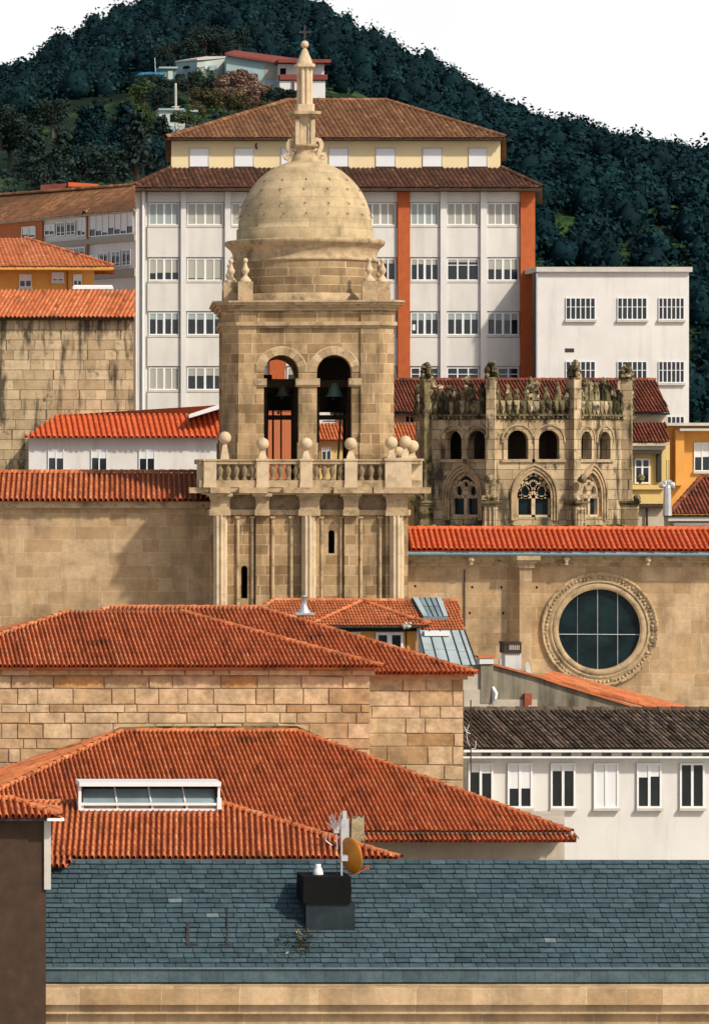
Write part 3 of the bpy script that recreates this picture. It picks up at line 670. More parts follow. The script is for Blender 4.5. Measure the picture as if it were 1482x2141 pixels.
# urn finials on pedestals
def urn(lx, ly, zt_, s=1.0, low=0.0):
    m = MB(); m.box(lx-0.31, lx+0.31, ly-0.31, ly+0.31, zd-0.02, zt_); p = tb(m, 'urn_pedestal', 'carved')
    m = MB(); z = zt_
    m.lathe([(0.24,z),(0.24,z+0.08),(0.19,z+0.12),(0.13,z+0.2),(0.07,z+0.27),(0.10,z+0.34),(0.165,z+0.44),(0.16,z+0.52),(0.10,z+0.62),(0.06,z+0.76),(0.06,z+0.80),(0.10,z+0.85),(0.11,z+0.91),(0.07,z+0.98),(0.001,z+1.0)], lx, ly, 18); m.build('urn_finial', M['pale_carved'], p, MC)
zp = tz(588, -3.2)
for px, ly in ((513, -3.2), (483, -2.55), (772, -3.2), (799, -2.5)): urn(tx(px, ly), ly, zp)
for lx, ly in ((-3.22, -1.7), (3.05, -1.7), (-2.9, 2.9), (2.9, 2.9)): urn(lx, ly, zp-0.15)
# balcony
by = -4.45
def bz(y): return tz(y, by)
zr0, zr1, zq0, zq1, zl0, zl1 = bz(970), bz(960), bz(1019), bz(1004), bz(1032), bz(1019)
m = MB(); chamf(4.60, 0.35, zl0+0.06, zl1-0.03, m); chamf(4.42, 0.3, zl0-0.05, zl0+0.07, m)
for a, b in ((440,482), (500,560), (592,690), (698,778)): m.box(tx(a, -4.85), tx(b, -4.85), -4.86, -4.3, zl0+0.02, zl1)
m.box(tx(781, -4.85), 4.62, -4.86, -4.2, zl0+0.02, zl1); m.box(4.2, 4.95, -4.45, -2.8, zl0+0.02, zl1)
m.box(-4.95, -4.2, -4.45, -2.8, zl0+0.02, zl1)
tb(m, 'balcony_ledge', 'carved')
m = MB()
m.box(-4.55, 4.55, by-0.14, by+0.14, zr0, zr1-0.06); m.box(-4.55, 4.55, by-0.19, by+0.19, zr1-0.06, zr1)
m.box(-4.55, 4.55, by-0.13, by+0.13, zq0, zq1)
for x in (-4.45, 4.45):
    m.box(x-0.14, x+0.14, by+0.15, 4.45, zr0, zr1); m.box(x-0.13, x+0.13, by+0.14, 4.45, zq0, zq1)
m.box(-4.3, 4.3, 4.31, 4.59, zr0, zr1); m.box(-4.3, 4.3, 4.32, 4.58, zq0, zq1)
bal = tb(m, 'balustrade', 'carved')
pcs = [tx(549, by), tx(640, by), tx(733, by)]
for c in pcs+[-4.1]:
    m = MB(); m.box(c-0.25, c+0.25, by-0.22, by+0.22, zl1-0.02, zr1-0.03); m.box(c-0.29, c+0.29, by-0.26, by+0.26, zr1-0.06, zr1+0.02)
    m.box(c-0.27, c+0.27, by-0.24, by+0.24, zl1, zl1+0.14); tb(m, 'pedestal', 'pale_carved')
m = MB()
m.box(tx(805, by-0.15), tx(860, by-0.15), by-0.24, by+0.55, zl1-0.02, zr1-0.03); m.box(tx(803, by-0.15), tx(862, by-0.15), by-0.29, by+0.6, zr1-0.06, zr1+0.03); tb(m, 'corner_pedestal', 'pale_carved'); m = MB()
m.box(4.15, 4.62, by+0.2, by+1.3, zl1-0.02, zr1-0.05); m.box(4.1, 4.68, by+0.18, by+1.35, zr1-0.06, zr1+0.02); tb(m, 'corner_pedestal', 'pale_carved'); m = MB()
m.box(-4.62, -4.15, by+0.2, by+1.3, zl1-0.02, zr1-0.05)
tb(m, 'corner_pedestal', 'pale_carved')
bp = None
gaps = [(pcs[0]+0.25, pcs[1]-0.25), (pcs[1]+0.25, pcs[2]-0.25), (pcs[2]+0.25, tx(805, by)), (-3.85, pcs[0]-0.25)]
for a, b in gaps:
    k = max(2, round((b-a)/0.34))
    for i in range(k):
        x = a+(b-a)*(i+0.5)/k if k > 2 else a+(b-a)*(i+0.5)/k
        if bp is None:
            m = MB(); H = zr0-zq1
            m.lathe([(0.115,0),(0.115,0.08*H),(0.07,0.14*H),(0.075,0.25*H),(0.125,0.5*H),(0.135,0.62*H),(0.09,0.8*H),(0.06,0.88*H),(0.115,0.93*H),(0.115,H)], seg=12)
            bp = m.build('baluster', M['stained'], bal); bp.data.transform(Matrix.Translation(tower.location) if False else Matrix.Identity(4)); 
            bp.data.transform(MC); o = bp
        else: o = bp.copy(); C.objects.link(o)
        o.location = (x, by, zq1)
def stone_ball(lx, ly, y, r=0.262, zb_=None):
    zc_ = tz(y, ly); zb_ = zr1 if zb_ is None else zb_; m = MB(); m.ball((lx, ly, zc_), r, 20)
    m.lathe([(0.26,zb_-0.02),(0.24,zb_+0.08),(0.13,zc_-r*1.25),(0.10,zc_-r*1.0),(0.10,zc_-r*0.7)], lx, ly, 4, a0=PI/4, a1=PI/4+2*PI, smooth=False); tb(m, 'stone_ball', 'pale_carved')
for px in (549, 640, 733): stone_ball(tx(px, by), by, 928)
stone_ball(tx(470, by), by, 915)
for px, ly, y in ((818, -4.45, 926), (847, -4.2, 924), (862, -3.5, 933), (833, -2.6, 947)): stone_ball(tx(px, ly), ly, y)
# shaft under the balcony
sy = -4.05
def szz(y): return tz(y, sy)
m = MB(); fs = lambda u, z, o: Vector((u, sy-o, z))
m.arch_wall(fs, -4.05, 4.05, 0, bz(1070), [(tx(511, sy), 0.13, szz(1252), szz(1190), 'round'), (tx(693, sy), 0.13, szz(1157), szz(1115), 'round')], 0.55)
for x in (-1, 1): m.face([(4.05*x, sy*x, 0), (4.05*x, -sy*x, 0), (4.05*x, -sy*x, bz(1070)), (4.05*x, sy*x, bz(1070))])
m.face([(4.05, 4.05, 0), (-4.05, 4.05, 0), (-4.05, 4.05, bz(1070)), (4.05, 4.05, bz(1070))])
tb(m, 'shaft_wall')
for px, a, b in ((511, 1190, 1252), (693, 1110, 1157)):
    m = MB(); m.box(tx(px, sy)-0.15, tx(px, sy)+0.15, sy+0.5, sy+0.6, szz(b)-0.05, szz(a)+0.2); tb(m, 'slit_dark_back', 'dark')  # black plate added behind the slit in place of its unlit interior
m = MB(); chamf(4.0, 0.1, bz(1066), zl0-0.04, m); tb(m, 'shaft_frieze', 'stained')
for a, b in ((440,480), (535,562), (627,668), (719,749), (808,852)):
    m = MB(); m.box(tx(a, -4.4), tx(b, -4.4), -4.42, -3.9, bz(1065), bz(1044)); m.box(tx(a-2, -4.4), tx(b+2, -4.4), -4.5, -3.9, bz(1044), bz(1038)); m.box(tx(a-7, -4.6), tx(b+7, -4.6), -4.64, -3.9, bz(1038), bz(1031)); tb(m, 'entablature_block', 'carved')
m = MB(); chamf(4.16, 0.1, bz(1077), bz(1066), m)
for a, b in ((438,482), (533,564), (624,670), (717,751), (806,854)): m.box(tx(a, -4.5), tx(b, -4.5), -4.56, -3.9, bz(1078), bz(1065))
tb(m, 'capital_moulding', 'carved')
for a, b in ((440,482), (535,563), (632,668), (720,749), (806,851)):
    m = MB(); m.box(tx(a, -4.3), tx(b, -4.3), -4.28, -3.9, 0, bz(1077)); tb(m, 'pilaster')
for px in (460, 645, 829):
    m = MB(); m.lathe([(0.26, 0), (0.26, bz(1077))], tx(px, -4.3), -4.30, 48, flute=(0.16, 9), smooth=True); tb(m, 'fluted_column', 'pale_carved')
for px in (497, 528, 570, 609, 672, 713, 754, 795):
    m = MB(); x = tx(px, -4.1); m.lathe([(0.075, 0), (0.075, bz(1084))], x, -4.10, 10); m.box(x-0.1, x+0.1, -4.22, -4.0, bz(1084), bz(1080)); tb(m, 'colonette', 'carved')
# bells
def bell(px, lyy, ytop, ybot, mat, label, name='bell'):
    lx = tx(px, lyy); zt_, zb_ = tz(ytop, lyy), tz(ybot, lyy); H = zt_-zb_; r = H*0.62
    b = thing(name, label, 'bell', MC @ Vector((lx, lyy, zb_)), THC)
    m = MB(); m.lathe([(r*1.0,zb_),(r*0.98,zb_+0.03*H),(r*0.80,zb_+0.2*H),(r*0.64,zb_+0.45*H),(r*0.57,zb_+0.8*H),(r*0.48,zb_+0.94*H),(0.001,zb_+H)], lx, lyy, 28); m.build('bell_body', M[mat], b, MC)
    m = MB(); m.tube([(lx,lyy,zb_+0.5*H), (lx-0.06,lyy,zb_-0.16*H)], 0.03, 6); m.ball((lx-0.06,lyy,zb_-0.16*H), 0.06, 8); m.build('clapper', M['iron'], b, MC)
    m = MB(); m.box(lx-0.05, lx+0.05, lyy-0.05, lyy+0.05, zb_+0.9*H, zi0+0.05); m.build('hanger', M['iron'], b, MC)
bell(592, -2.05, 803, 828, 'darkbronze', 'small dark grey bell hanging in the left tower arch')
bell(699, -2.05, 799, 829, 'bronze', 'green bronze bell hanging in the right tower arch')
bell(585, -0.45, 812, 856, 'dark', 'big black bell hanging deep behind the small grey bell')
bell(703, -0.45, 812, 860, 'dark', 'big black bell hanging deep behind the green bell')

# ------------------------------------------------------------------ nave beside the tower
nl = -2.5
nave = thing('cathedral_nave', 'long sandstone nave wall with a round rose window and bright red tile eaves', 'church', MC @ Vector((10, -2, 0)), THC)
def nb(mb, name, mat, parent=None): return mb.build(name, M[mat], parent or nave, MC)
nx0, nx1 = tx(853, nl), tx(1640, nl); rc = (tx(1253, nl), tz(1316, nl, 12)); 
sc_ = 8000/(D0+nl+12*math.sin(THC)); R0 = 84/sc_; R1 = 97/sc_; R2 = 120/sc_
ztop = tz(1160, nl, 8); m = MB(); sq = R2+0.4; nn = 64
def sqp(a):
    c_, s_ = math.cos(a), math.sin(a); k = sq/max(abs(c_), abs(s_)); return (rc[0]+k*c_, rc[1]+k*s_)
Vn = lambda u, z, o=0.0: Vector((u, nl-o, z))
for k in range(nn):
    a, b = 2*PI*k/nn, 2*PI*(k+1)/nn
    p = [(rc[0]+R0*math.cos(a), rc[1]+R0*math.sin(a)), sqp(a), sqp(b), (rc[0]+R0*math.cos(b), rc[1]+R0*math.sin(b))]
    m.face([Vn(*q) for q in p])
for a, b, c_, d in ((nx0, rc[0]-sq, 0, ztop), (rc[0]+sq, nx1, 0, ztop), (rc[0]-sq, rc[0]+sq, 0, rc[1]-sq), (rc[0]-sq, rc[0]+sq, rc[1]+sq, ztop)):
    if d > c_: m.face([Vn(a,c_), Vn(b,c_), Vn(b,d), Vn(a,d)])
m.face([Vn(nx1, 0), Vn(nx1, 0, -9), Vn(nx1, ztop, -9), Vn(nx1, ztop)]); m.face([Vn(nx1, 0, -9), Vn(nx0, 0, -9), Vn(nx0, ztop, -9), Vn(nx1, ztop, -9)])
nb(m, 'wall', 'nave')
axr = ((rc[0], nl, rc[1]), (0, -1, 0)); m = MB()
m.lathe([(R0,-0.30),(R0,-0.02),(R0+0.05,0.03),(R1,0.05),(R1,-0.02)], seg=64, axis=axr); rw = nb(m, 'rose_window_ring', 'carved')
m = MB(); m.lathe([(R1,0.0),(R1+0.02,0.08),(R1+0.07,0.10),(R1+0.12,0.03),(R2-0.14,0.05),(R2-0.08,0.14),(R2,0.12),(R2,-0.02)], seg=72, axis=axr)
rnd = random.Random(5)
for k in range(84):
    a = 2*PI*k/84; q = (R1+R2)/2+0.02+rnd.uniform(-0.03, 0.03); m.lump((rc[0]+q*math.cos(a), nl-0.06, rc[1]+q*math.sin(a)), 0.065, rnd, 0.4, rnd.random())
    if k % 2 == 0: q = R2-0.05; m.lump((rc[0]+q*math.cos(a), nl-0.12, rc[1]+q*math.sin(a)), 0.045, rnd, 0.4, rnd.random())
m.build('carved_ring', M['carved'], rw, MC)
m = MB(); m.lathe([(R0+0.02,0),(0.001,0)], seg=48, axis=((rc[0], nl+0.2, rc[1]), (0,-1,0)), smooth=False); gl = m.build('rose_glass', M['rose_glass'], rw, MC)
m = MB()
for px in (1250, 1292, 1208):
    x = tx(px, nl); h = math.sqrt(max(0, R0*R0-(x-rc[0])**2)); m.tube([(x, nl+0.18, rc[1]-h), (x, nl+0.18, rc[1]+h)], 0.018 if px != 1208 else 0.008, 5)
for dy in (-0.22,): m.tube([(rc[0]-R0, nl+0.18, rc[1]+dy), (rc[0]+R0, nl+0.18, rc[1]+dy)], 0.018, 5)
for k in range(-6, 7): 
    z = k*0.27; h = math.sqrt(max(0, R0*R0-z*z)); pass
m.build('glazing_bar', M['metal'], gl, MC)
# cornice, gutter, corbels, roof
def box_n(mb, p0, p1, ya, yb, l0, l1): mb.box(tx(p0, l0), tx(p1, l0), l0, l1, tz(yb, l0, 8), tz(ya, l0, 8))
m = MB(); box_n(m, 853, 1640, 1176, 1184, nl-0.10, nl+0.2); box_n(m, 853, 1640, 1170, 1176, nl-0.26, nl+0.2); box_n(m, 853, 1640, 1160, 1170, nl-0.42, nl+0.2); nb(m, 'cornice', 'carved')
m = MB(); zg = tz(1158, nl-0.75, 8); m.lathe([(0.085,0),(0.085,nx1-nx0+0.1)], seg=10, axis=((nx0-0.1, nl-0.8, zg), (1,0,0))); m.box(nx0-0.1, nx1, nl-0.82, nl-0.4, zg-0.02, zg+0.09); nb(m, 'gutter', 'gutter')
for px in (985, 1184, 1354):
    m = MB(); x = tx(px, nl-0.5); m.box(x-0.06, x+0.06, nl-0.62, nl-0.2, tz(1180, nl, 8), tz(1166, nl, 8)); m.lump((x, nl-0.62, tz(1168, nl, 8)), 0.13, rnd, 0.3); nb(m, 'corbel', 'pale_carved')
re = nl-0.85; ze = tz(1151, re, 8); sl = 0.3; run = 2.75
A = [(nx0+0.05, re, ze), (nx1, re, ze), (nx1, re+run, ze+sl*run), (nx0+0.05, re+run, ze+sl*run)]
m = MB(); tiles(m, A, 0.222, 0.5, random.Random(11), rk=0.40, hk=1.1, seg=6)
caps(m, [A[3], A[2]], 0.14, random.Random(12), 0.45)
m.face([A[3], A[2], (nx1, re+run+5, ze-0.6), (nx0, re+run+5, ze-0.6)]); m.box(nx0, nx1, re+0.05, re+0.12, ze-0.1, ze-0.01)
nb(m, 'roof', 'tile_new')
# buttress
m = MB(); a, b, c_ = tx(1060, nl), tx(1086, nl-0.65), tx(1112, nl-0.65)
m.prism([(c_, nl+0.1, 0), (a, nl+0.1, 0), (a, nl, 0), (b, nl-0.62, 0), (c_, nl-0.62, 0)], (0, 0, tz(1184, nl, 8)))
bt = nb(m, 'buttress', 'nave')
m = MB()
for yb, ya, e in ((1186, 1177, 0.10), (1177, 1170, 0.2), (1170, 1161, 0.32)):
    m.prism([(c_+e, nl+0.1, tz(yb, nl, 8)), (a-e, nl+0.1, tz(yb, nl, 8)), (a-e, nl-0.05, tz(yb, nl, 8)), (b-e*0.4, nl-0.62-e, tz(yb, nl, 8)), (c_+e, nl-0.62-e, tz(yb, nl, 8))], (0, 0, tz(ya, nl, 8)-tz(yb, nl, 8)-0.002))
m.build('buttress_capital', M['carved'], bt, MC)
m = MB(); m.tube([(tx(971, nl-0.05), nl-0.05, tz(1310, nl, 5)), (tx(971, nl-0.05), nl-0.05, tz(1190, nl, 5))], 0.025, 5); nb(m, 'cable', 'iron')
for px, py in ((868,1226),(987,1228),(1048,1228),(982,1282),(1052,1282),(1065,1336),(1108,1334),(1122,1228)):
    m = MB(); m.box(tx(px, nl)-0.04, tx(px, nl)+0.04, nl-0.006, nl+0.05, tz(py, nl, 7)-0.05, tz(py, nl, 7)+0.05); nb(m, 'putlog_hole', 'dark')
# wing on the tower's other side
wing = thing('church_wing', 'sandstone church wing with a red tile roof left of the bell tower', 'church', MC @ Vector((-9, -1, 0)), THC)
wx0, wx1 = tx(-260, -1.5), -4.0; m = MB(); zt_ = tz(1062, -1.5, -8); m.box(wx0, wx1, -1.5, 7, 0, zt_); m.build('wall', M['nave'], wing, MC)
m = MB(); m.box(wx0-0.2, wx1, -1.8, -1.3, zt_, zt_+0.28); m.build('cornice', M['carved'], wing, MC)
zt_ += 0.28; A = [(wx0-0.3, -2.0, zt_), (wx1, -2.0, zt_), (wx1, 1.8, zt_+1.2), (wx0-0.3, 1.8, zt_+1.2)]
m = MB(); tiles(m, A, 0.222, 0.5, random.Random(15)); caps(m, [A[3], A[2]], 0.14, random.Random(16)); m.face([A[3], A[2], (wx1, 7, zt_-0.4), (wx0, 7, zt_-0.4)]); m.build('roof', M['tile'], wing, MC)
# ------------------------------------------------------------------ long white apartment block behind the tower
T_ = lambda px: (px-VX)/F
def back(p, d, px): return Vector((p.x+d*T_(px), p.y+d, p.z))
def house_body(mb, D, x0, x1, ytop, zbot, depth):
    """wall block whose flanks run back along the street, top at photo row ytop"""
    a, b = P(x0, ytop, D), P(x1, ytop, D); c, d = back(b, depth, x1), back(a, depth, x0)
    lo = lambda p: Vector((p.x, p.y, zbot))
    mb.hexa([lo(a), lo(b), b, a, lo(d), lo(c), c, d])
Df = 209.0; ff = plane(Df)
flat_ = thing('apartment_block', 'long white apartment block with orange brick strips and a cream attic storey', 'apartment block', P(700, 1500, Df))
zf = 4.0
m = MB(); house_body(m, Df+0.05, 285, 1116, 396, zf, 10.0); m.build('wall', M['white'], flat_)
cols = [(311,375),(391,466),(484,556),(600,659),(676,743),(762,827),(858,917),(934,1001),(1018,1084)]
pil = [(283,303),(377,388),(469,481),(662,673),(746,758),(919,932),(1003,1016)]
for a, b in pil:
    m = MB(); m.slab(ff, a, b, 396, 1300, 0.26, -0.1); m.build('pilaster', M['white'], flat_)
for a, b in ((562,594),(830,855),(1086,1116)):
    m = MB(); m.slab(ff, a, b, 396, 1300, 0.30, -0.1); m.build('brick_strip', M['brickred'], flat_)
rows = [(424,470),(540,586),(653,700),(768,815),(882,928)]
pan = [(397,422)]+[(rows[i][1]+6, rows[i+1][0]-3) for i in range(4)]+[(935,1300)]
rnd = random.Random(21)
for ci, (a, b) in enumerate(cols):
    for ri, (t, u) in enumerate(pan):
        m = MB(); m.slab(ff, a-3, b+3, t, u, 0.10, -0.1); m.build('spandrel', M['panel'], flat_)
    for ri, (t, u) in enumerate(rows):
        if ri == 0: bl, bm = 1.0, ('blind_blue' if ci in (0, 6) else 'blind')
        elif ri == 1: bl, bm = {0: 0.66, 1: 0.93, 5: 0.22, 6: 0.26, 7: 0.24}.get(ci, 0.5), 'blind'
        elif ri == 2: bl, bm = 0.30 if ci < 2 else 0.32, 'blind_blue'
        elif ri == 3: bl, bm = {0: 1.0, 1: 0.36}.get(ci, 0.3), 'blind'
        else: bl, bm = rnd.choice((0.2, 0.5, 0.9)), 'blind'
        if (ri == 3 and ci in (6, 7, 8)) or (ri == 1 and ci == 7): window(flat_, ff, a, b, t, u, 0.16 if ri == 1 else 0, 'blind', o=-0.04, panes=3, transom=0.3)
        else: window(flat_, ff, a, b, t, u, bl, bm, o=-0.04)
m = MB(); p = [P(297, y, Df)+Vector((0,-0.36,0)) for y in (398, 1300)]; m.tube(p, 0.075, 7); m.build('downpipe', M['frame'], flat_)
m = MB(); m.slab(ff, 846, 851, 682, 691, 0.05, 0.0); 
m = MB(); m.slab(ff, 862, 868, 678, 690, 0.0, -0.03); m.build('paper_notice', M['frame'], flat_)
def rp(px, py, De, ye, s): return RP(px, py, De, ye, s)
# lower roof, its eave and the attic
De = 208.0; q = lambda px, py: rp(px, py, De, 391, 0.35)
m = MB(); rr = random.Random(31)
tiles(m, [q(269,391), q(1134,391), q(1048,351), q(356,351)], 0.26, 0.42, rr, rk=0.42, hk=0.5, seg=3)
caps(m, [q(269,391), q(356,351)], 0.15, rr); caps(m, [q(1048,351), q(1134,391)], 0.15, rr)
l0 = q(269,391); l1 = q(356,351); m.face([l0, l1, back(l1, 9, 356), back(l0, 14, 269)]); r0, r1 = q(1134,391), q(1048,351); m.face([r0, back(r0, 14, 1134), back(r1, 9, 1048), r1])
m.build('roof', M['tile_umber'], flat_)
m = MB(); m.slab(plane(De), 271, 1132, 392, 398, 0.03, -1.1); m.build('eave', M['brown'], flat_)  # eave board, its dark brown also standing in for the overhang's shade
Da = 211.9; fa = plane(Da); m = MB(); house_body(m, Da, 358, 1046, 287, 38, 14); att = m.build('attic_wall', M['cream'], flat_)
for a, b in ((397,436),(491,530),(588,627),(688,728),(786,826),(884,924),(980,1018)):
    m = MB(); m.slab(fa, a, b, 310, 349, 0.03, -0.05); wn = m.build('shuttered_window', M['shutter'], att)
    m = MB(); m.slab(fa, a-1, b+1, 307.5, 310, 0.08, 0.0); m.slab(fa, a-1, a+0.5, 310, 349, 0.06, 0.0); m.slab(fa, b-0.5, b+1, 310, 349, 0.06, 0.0); m.build('frame', M['sill'], wn)
    m = MB(); m.slab(fa, a-1, b+1, 347.5, 351.5, 0.12, 0.0); m.build('sill', M['brown'], wn)
m = MB(); m.tube([P(536, 299, Da)+Vector((0,-0.03,0)), P(534.5, 305, Da)+Vector((0,-0.05,0)), P(537, 311, Da)+Vector((0,-0.03,0))], 0.05, 5); m.build('cable_hook', M['iron'], flat_)
De2 = 211.2; q = lambda px, py: rp(px, py, De2, 287, 0.35)
m = MB()
tiles(m, [q(346,287), q(1058,287), q(806,210), q(601,210)], 0.26, 0.42, rr, rk=0.42, hk=0.5, seg=3)
caps(m, [q(346,287), q(601,210)], 0.16, rr); caps(m, [q(601,210), q(806,210)], 0.16, rr); caps(m, [q(806,210), q(1058,287)], 0.16, rr)
a, b = q(601,210), q(346,287); m.face([b, a, back(b, 16, 346)]); a, b = q(806,210), q(1058,287); m.face([b, back(b, 16, 1058), a])
m.face([q(601,210), q(806,210), back(q(1058,287), 16, 1058), back(q(346,287), 16, 346)])
m.build('attic_roof', M['tile_brown'], flat_)
m = MB(); m.slab(plane(De2), 348, 1056, 288, 291.5, 0.02, -0.8); m.build('attic_eave', M['brown'], flat_)
# next white block to the right
Du = 206.0; fu = plane(Du)
u_ = thing('flat_roofed_block', 'plain white flat roofed block with grid windows beside the orange brick strip', 'apartment block', P(1270, 1500, Du))
m = MB(); house_body(m, Du, 1124, 1440, 566, 4, 10); m.build('wall', M['white'], u_)
m = MB(); m.slab(fu, 1119, 1445, 558, 568, 0.25, -9); m.build('roof_slab', M['sill'], u_)
m = MB(); m.slab(fu, 1117, 1124, 570, 1200, 0.02, -0.5); m.build('expansion_joint', M['iron'], u_)
m = MB(); m.tube([P(1121, 570, Du)+Vector((0,-0.1,0)), P(1121, 1200, Du)+Vector((0,-0.1,0))], 0.06, 6); m.build('downpipe', M['metal'], u_)
for t, b in ((622,668),(732,736),(755,800),(870,915)):
    for x0, x1 in ((1182,1244),(1290,1352),(1376,1430)):
        if t == 732: continue
        wn = window(u_, fu, x0, x1, t, b, 0, o=0.0, fr=1.6, panes=6, transom=0.42)
m = MB(); m.slab(fu, 1181, 1200, 728, 736, 0.02, -0.05); m.build('vent', M['iron'], u_)

# ------------------------------------------------------------------ left side: glazed galleries, orange houses, stone outbuilding
def Dg(px): return 1/(1/213.5+(1/201.0-1/213.5)*(px+60)/343.0)
def fg(px, py, o=0.0):
    p = P(px, py, Dg(px)); return p+Vector((-0.45, -0.89, 0))*o
gal = thing('gallery_apartments', 'low apartment house with white glazed galleries under a curved brown roof', 'apartment block', P(150, 1300, 208))
def gb(mb, n, mt, par=None, label=None): return mb.build(n, M[mt], par or gal, label=label)
# (rows are given on the photograph at the wall's own distance, so the lines run with the wall)
def gy(px, y283): return HY-(HY-y283)*201.0/Dg(px)
def gs(mb, px0, px1, ya, yb, o0, o1):
    c = [(px0, yb), (px1, yb), (px1, ya), (px0, ya)]
    mb.hexa([fg(a, gy(a, b), o0) for a, b in c]+[fg(a, gy(a, b), o1) for a, b in c])
m = MB(); gs(m, -60, 284, 436, 1200, 0, -0.2); gb(m, 'wall', 'white')
m = MB(); gs(m, -60, 88, 438, 1200, 0.06, 0.0); gb(m, 'orange_wall', 'terracotta')
for a, b in ((491.5,503),(560,578)):
    m = MB(); gs(m, 92, 284, a, b, 0.22, 0.0); gb(m, 'grey_band', 'greyband')
m = MB(); gs(m, 182.5, 185, 436, 600, 0.18, 0.0); gb(m, 'brown_trim', 'terracotta')
m = MB(); gs(m, 88.5, 91, 444, 600, 0.18, 0.0); gb(m, 'brown_trim', 'terracotta')
def gwin(x0, x1, y0, y1, n, bl, tr=0.25, o=0.05):
    kk = Dg((x0+x1)/2)/201.0; y0, y1 = HY-(HY-y0)*kk, HY-(HY-y1)*kk
    m = MB(); gs(m, x0, x1, y0, y1, o+0.02, o-0.03); wn = gb(m, 'gallery_window', 'glass')
    m = MB(); t = 1.3
    gs(m, x0, x1, y0-1, y0+t, o+0.08, o); gs(m, x0, x1, y1-t, y1+1, o+0.08, o)
    for k in range(n+1):
        c = x0+(x1-x0)*k/n; gs(m, c-0.8, c+0.8, y0, y1, o+0.07, o)
    if tr: gs(m, x0, x1, y0+(y1-y0)*tr-0.6, y0+(y1-y0)*tr+0.6, o+0.06, o)
    gb(m, 'frame', 'frame', wn)
    m = MB()
    for k in range(n):
        a = x0+(x1-x0)*(k+0.12)/n; c = x0+(x1-x0)*(k+0.9)/n; f = bl*(0.8+0.2*((k*7) % 3)/2)
        if f > 0.05: gs(m, a, c, y0+1, y0+(y1-y0)*f, o+0.04, o+0.02)
    if len(m.f): gb(m, 'blind', 'blind_blue' if bl < 0.5 else 'shutter', wn)
gwin(188, 279, 442, 491, 7, 0.86, 0.16)
gwin(95, 115, 470, 491, 2, 0.7, 0); gwin(120, 137, 465, 493, 2, 0.35, 0.75); gwin(141, 158, 463, 491, 2, 0.3, 0.75); gwin(163, 180, 455, 492, 2, 0.9, 0)
gwin(188, 206, 533, 558, 2, 0.7, 0); gwin(210, 226, 529, 555, 2, 0.25, 0.8); gwin(235, 252, 525, 556, 2, 0.4, 0.8); gwin(257, 274, 522, 554, 2, 0.35, 0.8)
gwin(145, 178, 518, 540, 3, 0.4, 0)
gwin(47, 75, 474, 497, 2, 0.85, 0)
q = lambda px, py, s=0.0: fg(px, gy(px, py), 0.55)+Vector((0, 0, 0))
m = MB(); rr = random.Random(41); up = Vector((0.45, 0.89, 0))*4.6+Vector((0, 0, 2.15))
E0, E1 = q(-66, 440), q(290, 437); m1 = q(184, 438)
upr = Vector((0.105*4.3, 4.3, 1.5)); up = Vector((0.35, 4.75, 1.85))
tiles(m, [E0, E1, E1+upr, E0+up], 0.24, 0.42, rr, rk=0.4, hk=0.5, seg=3)
caps(m, [E0+up, E1+upr], 0.14, rr); caps(m, [m1, m1+up*0.9+Vector((1.9,0,0))], 0.12, rr)
m.face([E0+up, E1+upr, E1+upr*2+Vector((0,0,-4.5)), E0+up*2+Vector((0,0,-4.5))]); gb(m, 'roof', 'tile_brown')
m = MB(); gs(m, -64, 287, 437, 442, 0.5, 0.0); gb(m, 'eave', 'sill')
rp0 = P(85, 402, 214.0); m = MB(); m.hexa([rp0, P(146, 402, 214), P(146, 382, 214), P(85, 386, 214)]+[back(p, 4, 110) for p in (rp0, P(146, 402, 214), P(146, 382, 214), P(85, 386, 214))])
gb(m, 'roof_cabin', 'redroof'); m = MB(); a = [P(143, 389, 213.5), P(206, 390, 213.5), P(206, 384, 213.5), P(143, 380, 213.5)]; m.hexa(a+[back(p, 4.5, 170) for p in a]); gb(m, 'roof_cabin_slab', 'tile_new')
rnd = random.Random(8); m = MB()
for px, py in ((163,405),(186,402),(209,415),(260,410),(112,424)):
    p = fg(px, gy(px, 437))+up*((437-py)/46); m.lump((p.x, p.y, p.z+0.12), 0.11, rnd, 0.3)
    gb(m, 'bird', 'frame') if False else None
# orange house with a wide eave
Dh = 192.0; fh = plane(Dh)
ho = thing('orange_house', 'orange rendered house under a shallow brown hip roof with wide bright eaves', 'house', P(100, 1100, Dh))
m = MB(); house_body(m, Dh, -160, 197, 548, 4, 7); m.build('wall', M['ochre'], ho)
q = lambda px, py: RP(px, py, Dh-1.3, 556, 0.26)
m = MB(); rr = random.Random(43)
tiles(m, [q(-215,556), q(239,556), q(52,498), q(-30,498)], 0.2, 0.4, rr, rk=0.42, hk=0.45, seg=3); caps(m, [q(52,498), q(239,556)], 0.1, rr)
a, b = q(52,498), q(239,556); m.face([b, back(b, 8, 239), a]); m.face([q(-30,498), a, back(b, 8, 239), back(q(-215,556), 8, -215)]); m.build('roof', M['tile'], ho)
m = MB(); m.slab(plane(Dh-1.3), -214, 238, 557, 563, 0.0, -1.3); m.build('eave', M['ochre'], ho)
m = MB(); m.slab(fh, 140, 141.5, 563, 640, 0.05, 0); m.build('corner_groove', M['iron'], ho)
window(ho, fh, 153, 171, 573, 600, 0.5, 'shutter', o=0.0, fr=1.8, panes=2, sill=False); window(ho, fh, 108, 133, 569, 588, 0.8, 'shutter', fr=2, panes=2); window(ho, fh, 40, 66, 573, 600, 0.5, 'shutter', fr=1.8, panes=2)
m = MB(); m.slab(fh, 148, 232, 600, 606, 1.1, 0); m.slab(fh, 150, 230, 597.5, 600, 1.05, 0.98); m.build('balcony_slab', M['frame'], ho)
